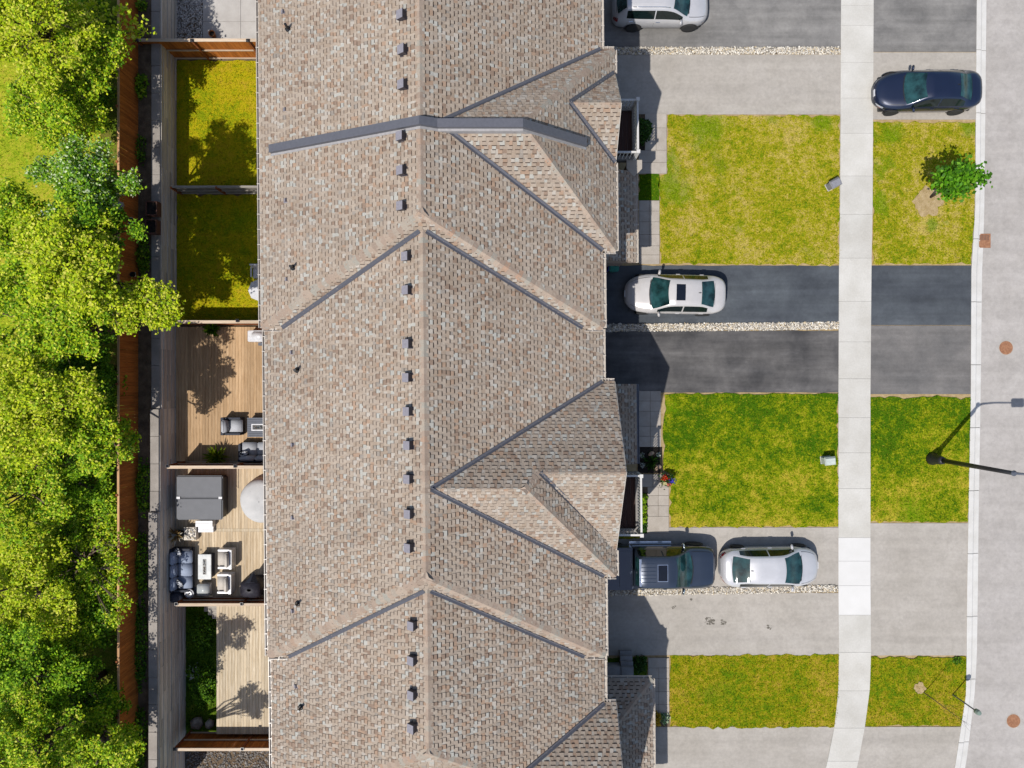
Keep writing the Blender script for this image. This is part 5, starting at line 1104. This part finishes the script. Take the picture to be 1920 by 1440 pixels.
p = G(1200, 1248, .3); leaf_ball('dark shrub beside the concrete stoop of the lowest house', (p.x, p.y, 0), 'shrub', 'shrub', .35, .4, .5, 420, .06, DKGREEN)

# ---------------------------------------------------------------- trees
YG = [C(202,220,30), C(218,228,52), C(178,206,22), C(228,228,92), C(150,184,22)]; MG = [C(140,188,24), C(166,206,32), C(112,160,18), C(188,216,52), C(92,140,20)]
DG = [C(88,138,22), C(108,160,28), C(134,180,34), C(64,108,18)]; PG = [C(150,196,80), C(196,222,140), C(120,172,50), C(96,150,36), C(222,234,190)]
def tree(label, trunk, clumps, n, size, pal, name='tree', z0=1.55, tr=.13, group='trees beyond the cedar fence', cat='tree', bare=False, up=.9):
    """trunk (x,y) on the ground; clumps (x,y,z,r,flat) in metres"""
    t = thing(name, label, cat, (trunk[0], trunk[1], z0), 0, group); b = Vector((trunk[0], trunk[1], z0 - .05)); zc = sum(c[2] for c in clumps)/len(clumps); cxy = Vector((sum(c[0] for c in clumps)/len(clumps), sum(c[1] for c in clumps)/len(clumps), 0))
    m = MB(); mid = b.lerp(Vector((cxy.x, cxy.y, zc)), .5); mid.x = b.x*.7 + cxy.x*.3; mid.y = b.y*.7 + cxy.y*.3; tp = Vector((cxy.x, cxy.y, zc + .3)); m.tube([b, b.lerp(mid, .5) + Vector((.06, .04, 0)), mid, tp], [tr*1.25, tr, tr*.8, tr*.35], 8)
    for c in clumps:
        e = Vector(c[:3]); s = mid.lerp(tp, random.uniform(0, .8)); k = s.lerp(e, .55) + Vector((random.uniform(-.2,.2), random.uniform(-.2,.2), random.uniform(0,.3))); m.tube([s, k, e], [tr*.42, tr*.26, tr*.08], 5)
        for _ in range(2): f = e + Vector((random.gauss(0,.5), random.gauss(0,.5), random.gauss(.1,.3)))*c[3]; m.tube([k, k.lerp(f, .6), f], [tr*.16, tr*.1, tr*.04], 4)
    m.build('trunk', mt['bark'], t, True, smooth=True)
    w = np.array([c[3]**2 for c in clumps]); idx = rng.choice(len(clumps), n, p=w/w.sum()); cc = np.array([c[:3] for c in clumps])[idx]; rr = np.array([c[3] for c in clumps])[idx]; fl = np.array([c[4] if len(c) > 4 else .6 for c in clumps])[idx]
    # twigs: leaves gather round twig centres so the crown shows clumps and gaps
    tw = max(1, n//17); u = rng.normal(size=(tw, 3)); u /= np.linalg.norm(u, axis=1)[:, None]; u *= rng.uniform(.25, 1.0, (tw, 1))**.5; ti = rng.integers(0, tw, n)
    ci = rng.choice(len(clumps), tw, p=w/w.sum()); cc = np.array([c[:3] for c in clumps])[ci]; rr = np.array([c[3] for c in clumps])[ci]; fl = np.array([c[4] if len(c) > 4 else .6 for c in clumps])[ci]
    ct = cc + u*rr[:, None]*np.stack([np.ones(tw), np.ones(tw), fl], 1); P = ct[ti] + rng.normal(size=(n, 3))*np.array([size*1.7, size*1.7, size*.9])
    me = leaf_mesh('crown', P, size, [tuple(min(.72, q*1.22) for q in c) for c in pal], up=up); o = link('crown', me, t, True); return t
def crown(px, py, z, r_, k, cl=(.45,.75), flat=.6, squash=.6):
    """k clumps spread through an egg-shaped crown centred where the photo shows it, at height z"""
    c = G(px, py, z); L = []
    for i in range(k):
        a = i*2.39996; q = math.sqrt((i+.5)/k); d = r_*.84*q*random.uniform(.8,1.12); L.append((c.x + math.cos(a)*d + random.gauss(0,.22), c.y + math.sin(a)*d + random.gauss(0,.22), z + r_*squash*(math.cos(q*1.4)*random.uniform(-.5,1.1) - .15), r_*random.uniform(*cl)*.62, flat))
    return L, (c.x, c.y)
TR = [ # label, px, py, z, r, clumps, leaves, size, palette, trunk dx, dy
 ('sunny yellow-green tree at the top left corner', 55, 35, 6.4, 2.7, 26, 17000, .068, YG, .4, .2),
 ('slim bright tree beside the top of the cedar fence', 165, 95, 5.0, 1.5, 15, 7500, .066, MG + YG, -.2, 0),
 ('mid-green tree above the pale bush', 115, 195, 4.8, 1.9, 20, 9500, .066, MG + YG, -.6, .3),
 ('low lime bush between the meadow and the pale bush', 60, 215, 3.4, 1.5, 13, 5500, .062, YG + MG, 0, 0),
 ('shaded green tree at the left edge above the tall maple', 40, 440, 5.8, 2.2, 20, 11500, .066, MG + YG, -.3, 0),
 ('dark green tree beneath the maple, close to the fence', 170, 425, 7.0, 1.6, 16, 9000, .064, MG + DG, -.3, 0),
 ('yellow-green maple at the left edge below the tall maple', 60, 590, 6.4, 2.3, 22, 13500, .068, YG + MG, -.2, 0),
 ('bright green tree against the fence below the maple limb', 146, 615, 6.6, 1.25, 12, 5500, .066, YG + MG, -.6, 0),
 ('very dark green tree behind the fence beside the tan deck', 160, 690, 4.2, 1.55, 16, 8500, .06, DG, -.3, 0),
 ('bright yellow tree at the left edge beside the tan deck', 50, 770, 6.8, 2.3, 24, 14500, .07, YG, .2, 0),
 ('bright green tree leaning over the fence by the tan deck', 168, 815, 5.8, 1.45, 16, 8500, .066, MG + YG, -.5, 0),
 ('green tree beside the fence at the hot tub deck', 158, 905, 3.3, 1.35, 14, 7000, .066, MG, -.3, 0),
 ('yellow-green tree at the left edge with bare twigs by the hot tub', 45, 925, 4.8, 2.1, 18, 10500, .066, YG + MG, 0, 0),
 ('open yellow-green tree beside the fence at the lounge set', 148, 1050, 3.0, 1.9, 20, 8500, .066, YG + MG, -.2, 0),
 ('sunlit yellow tree at the left edge beside the lounge set', 40, 1100, 4.6, 2.2, 20, 12000, .068, YG, 0, 0),
 ('low green tree before the orange fence gap near the bottom', 120, 1190, 3.1, 1.6, 15, 6500, .062, MG + YG, 0, 0),
 ('broad dark green tree at the lower left edge', 45, 1265, 5.2, 2.4, 24, 13500, .066, MG, 0, 0),
 ('dense dark tree below the orange fence gap', 150, 1300, 3.7, 1.55, 15, 7000, .062, MG + DG, -.2, 0),
 ('mixed green tree at the bottom left corner', 55, 1410, 6.0, 2.2, 20, 12000, .066, MG + YG, 0, 0),
 ('slim tree at the bottom edge whose shade falls on the bleached deck', 196, 1428, 6.0, .95, 10, 3200, .066, MG + YG, -.9, 0),
 ('tree past the bottom edge that shades the end of the bleached deck', 237, 1600, 6.5, 1.0, 10, 3200, .066, MG + YG, -.9, 0),
 ('bright green tree overhanging the fence at the bottom', 200, 1380, 4.0, 1.5, 16, 8500, .066, MG + YG, -.9, 0)]
for lab, px, py, z, r_, k, n, sz, pal, dx, dy in TR:
    L, c = crown(px, py, z, r_, k, (.26,.62))
    if 'lounge set' in lab and px > 100: L += [(*G(x, y, 3.5), .36, .6) for x, y in ((205,1030),(220,1062),(212,1100),(228,1130),(210,1165),(225,1010))]
    if 'by the tan deck' in lab and px > 100: L += [(*G(x, y, 4.2), .36, .6) for x, y in ((228,800),(240,825),(236,850))]
    tree(lab, (min(c[0] + dx, -17.6), c[1] + dy), L, n, sz, pal)
for lab, px, py, r_, pal in (('dark understory bush at the fence near the top', 175, 190, 1.2, DG), ('dark understory bush left of the cedar fence by the shaded lawn', 110, 480, 1.5, DG), ('dark understory bush below the maple', 120, 560, 1.5, DG), ('dark understory bush at the left, level with the tan deck', 100, 690, 1.6, DG), ('green understory bush by the fence at the tan deck', 120, 850, 1.5, MG + DG), ('green understory bush level with the hot tub', 110, 980, 1.5, MG + DG), ('olive understory bush level with the lounge set', 90, 1110, 1.6, YG + MG), ('dark understory bush behind the orange fence gap', 90, 1230, 1.6, DG), ('dark understory bush near the bottom of the fence', 120, 1360, 1.6, DG), ('dark understory bush at the top of the cedar fence', 150, 30, 1.3, DG), ('low bright bush against the fence at the spa step', 186, 975, 1.0, MG + YG), ('low yellow-green bush against the fence at the sofa', 192, 1095, 1.05, YG + MG), ('low dark bush against the fence above the orange gap', 190, 1160, .9, MG + DG), ('low dark bush against the fence below the orange gap', 190, 1320, 1.0, DG + MG), ('low bright bush against the fence near the top of the tan deck', 190, 735, .9, MG)):
    L, c = crown(px, py, 2.9 if px > 180 else 2.6, r_, 12, (.35,.6)); tree(lab, (c[0], c[1]), L, 3000, .066, pal + MG, 'understory_bush', tr=.06, group='bushes under the trees', cat='bush')
# pale flowering bush beside the fence
L, c = crown(150, 338, 7.0, 1.65, 24, (.3,.5)); L.append((*G(216, 348, 6.0), .42, .7)); tree('pale silvery green bush leaning on the cedar fence', (min(c[0], -17.7), c[1]), L, 13000, .062, PG + MG, 'flowering_bush', cat='bush')
# tall maple with a limb reaching over the shaded lawn
L, c = crown(132, 492, 7.6, 2.05, 24, (.26,.6)); B = [G(x, y, z) for x, y, z in ((228,560,6.4),(262,548,6.2),(300,555,6.0),(325,572,5.9),(262,585,6.1),(300,596,5.9),(232,600,6.2),(318,592,5.8))]
tree('tall yellow-green maple whose limb hangs over the retaining wall', (c[0] - .2, c[1] - .4), L + [(p.x, p.y, p.z, .55 if i not in (3, 7) else .42, .5) for i, p in enumerate(B)], 19000, .072, YG, 'maple_tree', tr=.16)
# sparse twiggy young tree overhanging the fence near the top
L = [(*G(x, y, z), .38, .8) for x, y, z in ((150,40,5),(180,25,4.8),(205,60,4.6),(170,90,4.8),(232,30,4.2),(240,75,4.0),(200,120,4.4),(262,58,3.8))]
tree('sparse twiggy young tree reaching over the fence at the top', (-17.9, 14.2), L, 620, .10, YG, 'young_tree', tr=.07)
# undergrowth along the terrace strip
for i, (lab, x, y, rx, ry_, n, sz, pal) in enumerate((('small leafy plant on the terrace strip at the top edge', 264, 10, .26, .25, 160, .06, MG), ('broad-leaved green plant on the terrace strip below the orange fence', 263, 160, .3, .55, 220, .09, MG), ('dark ground plant on the terrace strip by the shaded lawn', 264, 280, .22, .7, 200, .06, DG), ('leafy plant on the terrace strip beside the maple limb', 268, 480, .3, .8, 420, .07, MG + DG), ('green bush on the terrace strip beside the hot tub', 268, 915, .3, 1.3, 600, .065, DG + MG), ('green ferns on the terrace strip beside the lounge set', 265, 1060, .26, 1.5, 600, .065, DG + MG), ('dense ground plants on the terrace strip near the bottom', 262, 1210, .3, 2.0, 900, .065, DG), ('dark ivy on the terrace strip at the bottom edge', 262, 1390, .3, 1.6, 700, .065, DG))):
    p = G(x, y, 1.7); leaf_ball(lab, (p.x, p.y, 1.56), 'ground_plant', 'plant', rx, ry_, .4, n, sz, pal, 'plants along the terrace strip')
for lab, x, y, rx, ry_, n, pal in (('dark leafy shrub in the sunken garden beside the bleached deck, upper', 376, 1190, .55, .9, 1100, DG), ('dark leafy shrub in the sunken garden beside the bleached deck, lower', 374, 1290, .6, 1.1, 1300, DG), ('small white flowering shrub in the sunken garden', 358, 1262, .3, .4, 260, DG + [C(225,230,225)])):
    p = G(x, y, -.6); leaf_ball(lab, (p.x, p.y, -1.0), 'garden_shrub', 'shrub', rx, ry_, .55, n, .06, pal)
# street trees
b = G(1744, 370); L = []
for k in range(13):
    a = k*2.4; q = math.sqrt((k+.5)/13)*.72; L.append((b.x - .22 + math.cos(a)*q*1.2, b.y + .05 + math.sin(a)*q*.75, 2.85 + random.uniform(-.3,.4), .31, .7))
tree('small round green street tree on the boulevard by the kerb', (b.x, b.y), L, 1500, .105, [C(78,138,12), C(96,154,18), C(62,110,12), C(116,172,30)], 'street_tree', 0.0, .05, None, up=1.6)
b = G(1732, 1298); t = thing('bare_sapling', 'thin bare leafless sapling on the boulevard grass near the bottom', 'tree', (b.x, b.y, 0)); m = MB(); m.tube([(0,0,0),(.02,0,1.2),(.0,.02,2.2),(.03,.0,3.4)], [.024,.018,.012,.004], 6); m.build('trunk', mt['bark'], t); m = MB()
for k in range(16):
    z = 1.3 + k*.12; a = k*2.4; l = .55*(1 - k/26); m.tube([(0,0,z), (math.cos(a)*l*.5, math.sin(a)*l*.5, z+.2), (math.cos(a)*l*.8, math.sin(a)*l*.8, z+.5)], [.006,.004,.002], 4)
m.build('branches', mt['bark'], t)
p = G(1793, 1238); leaf_ball('dark green weed clump at the kerb corner of the lowest boulevard lawn', (p.x, p.y, 0), 'weed', 'plant', .22, .2, .14, 130, .05, DG)
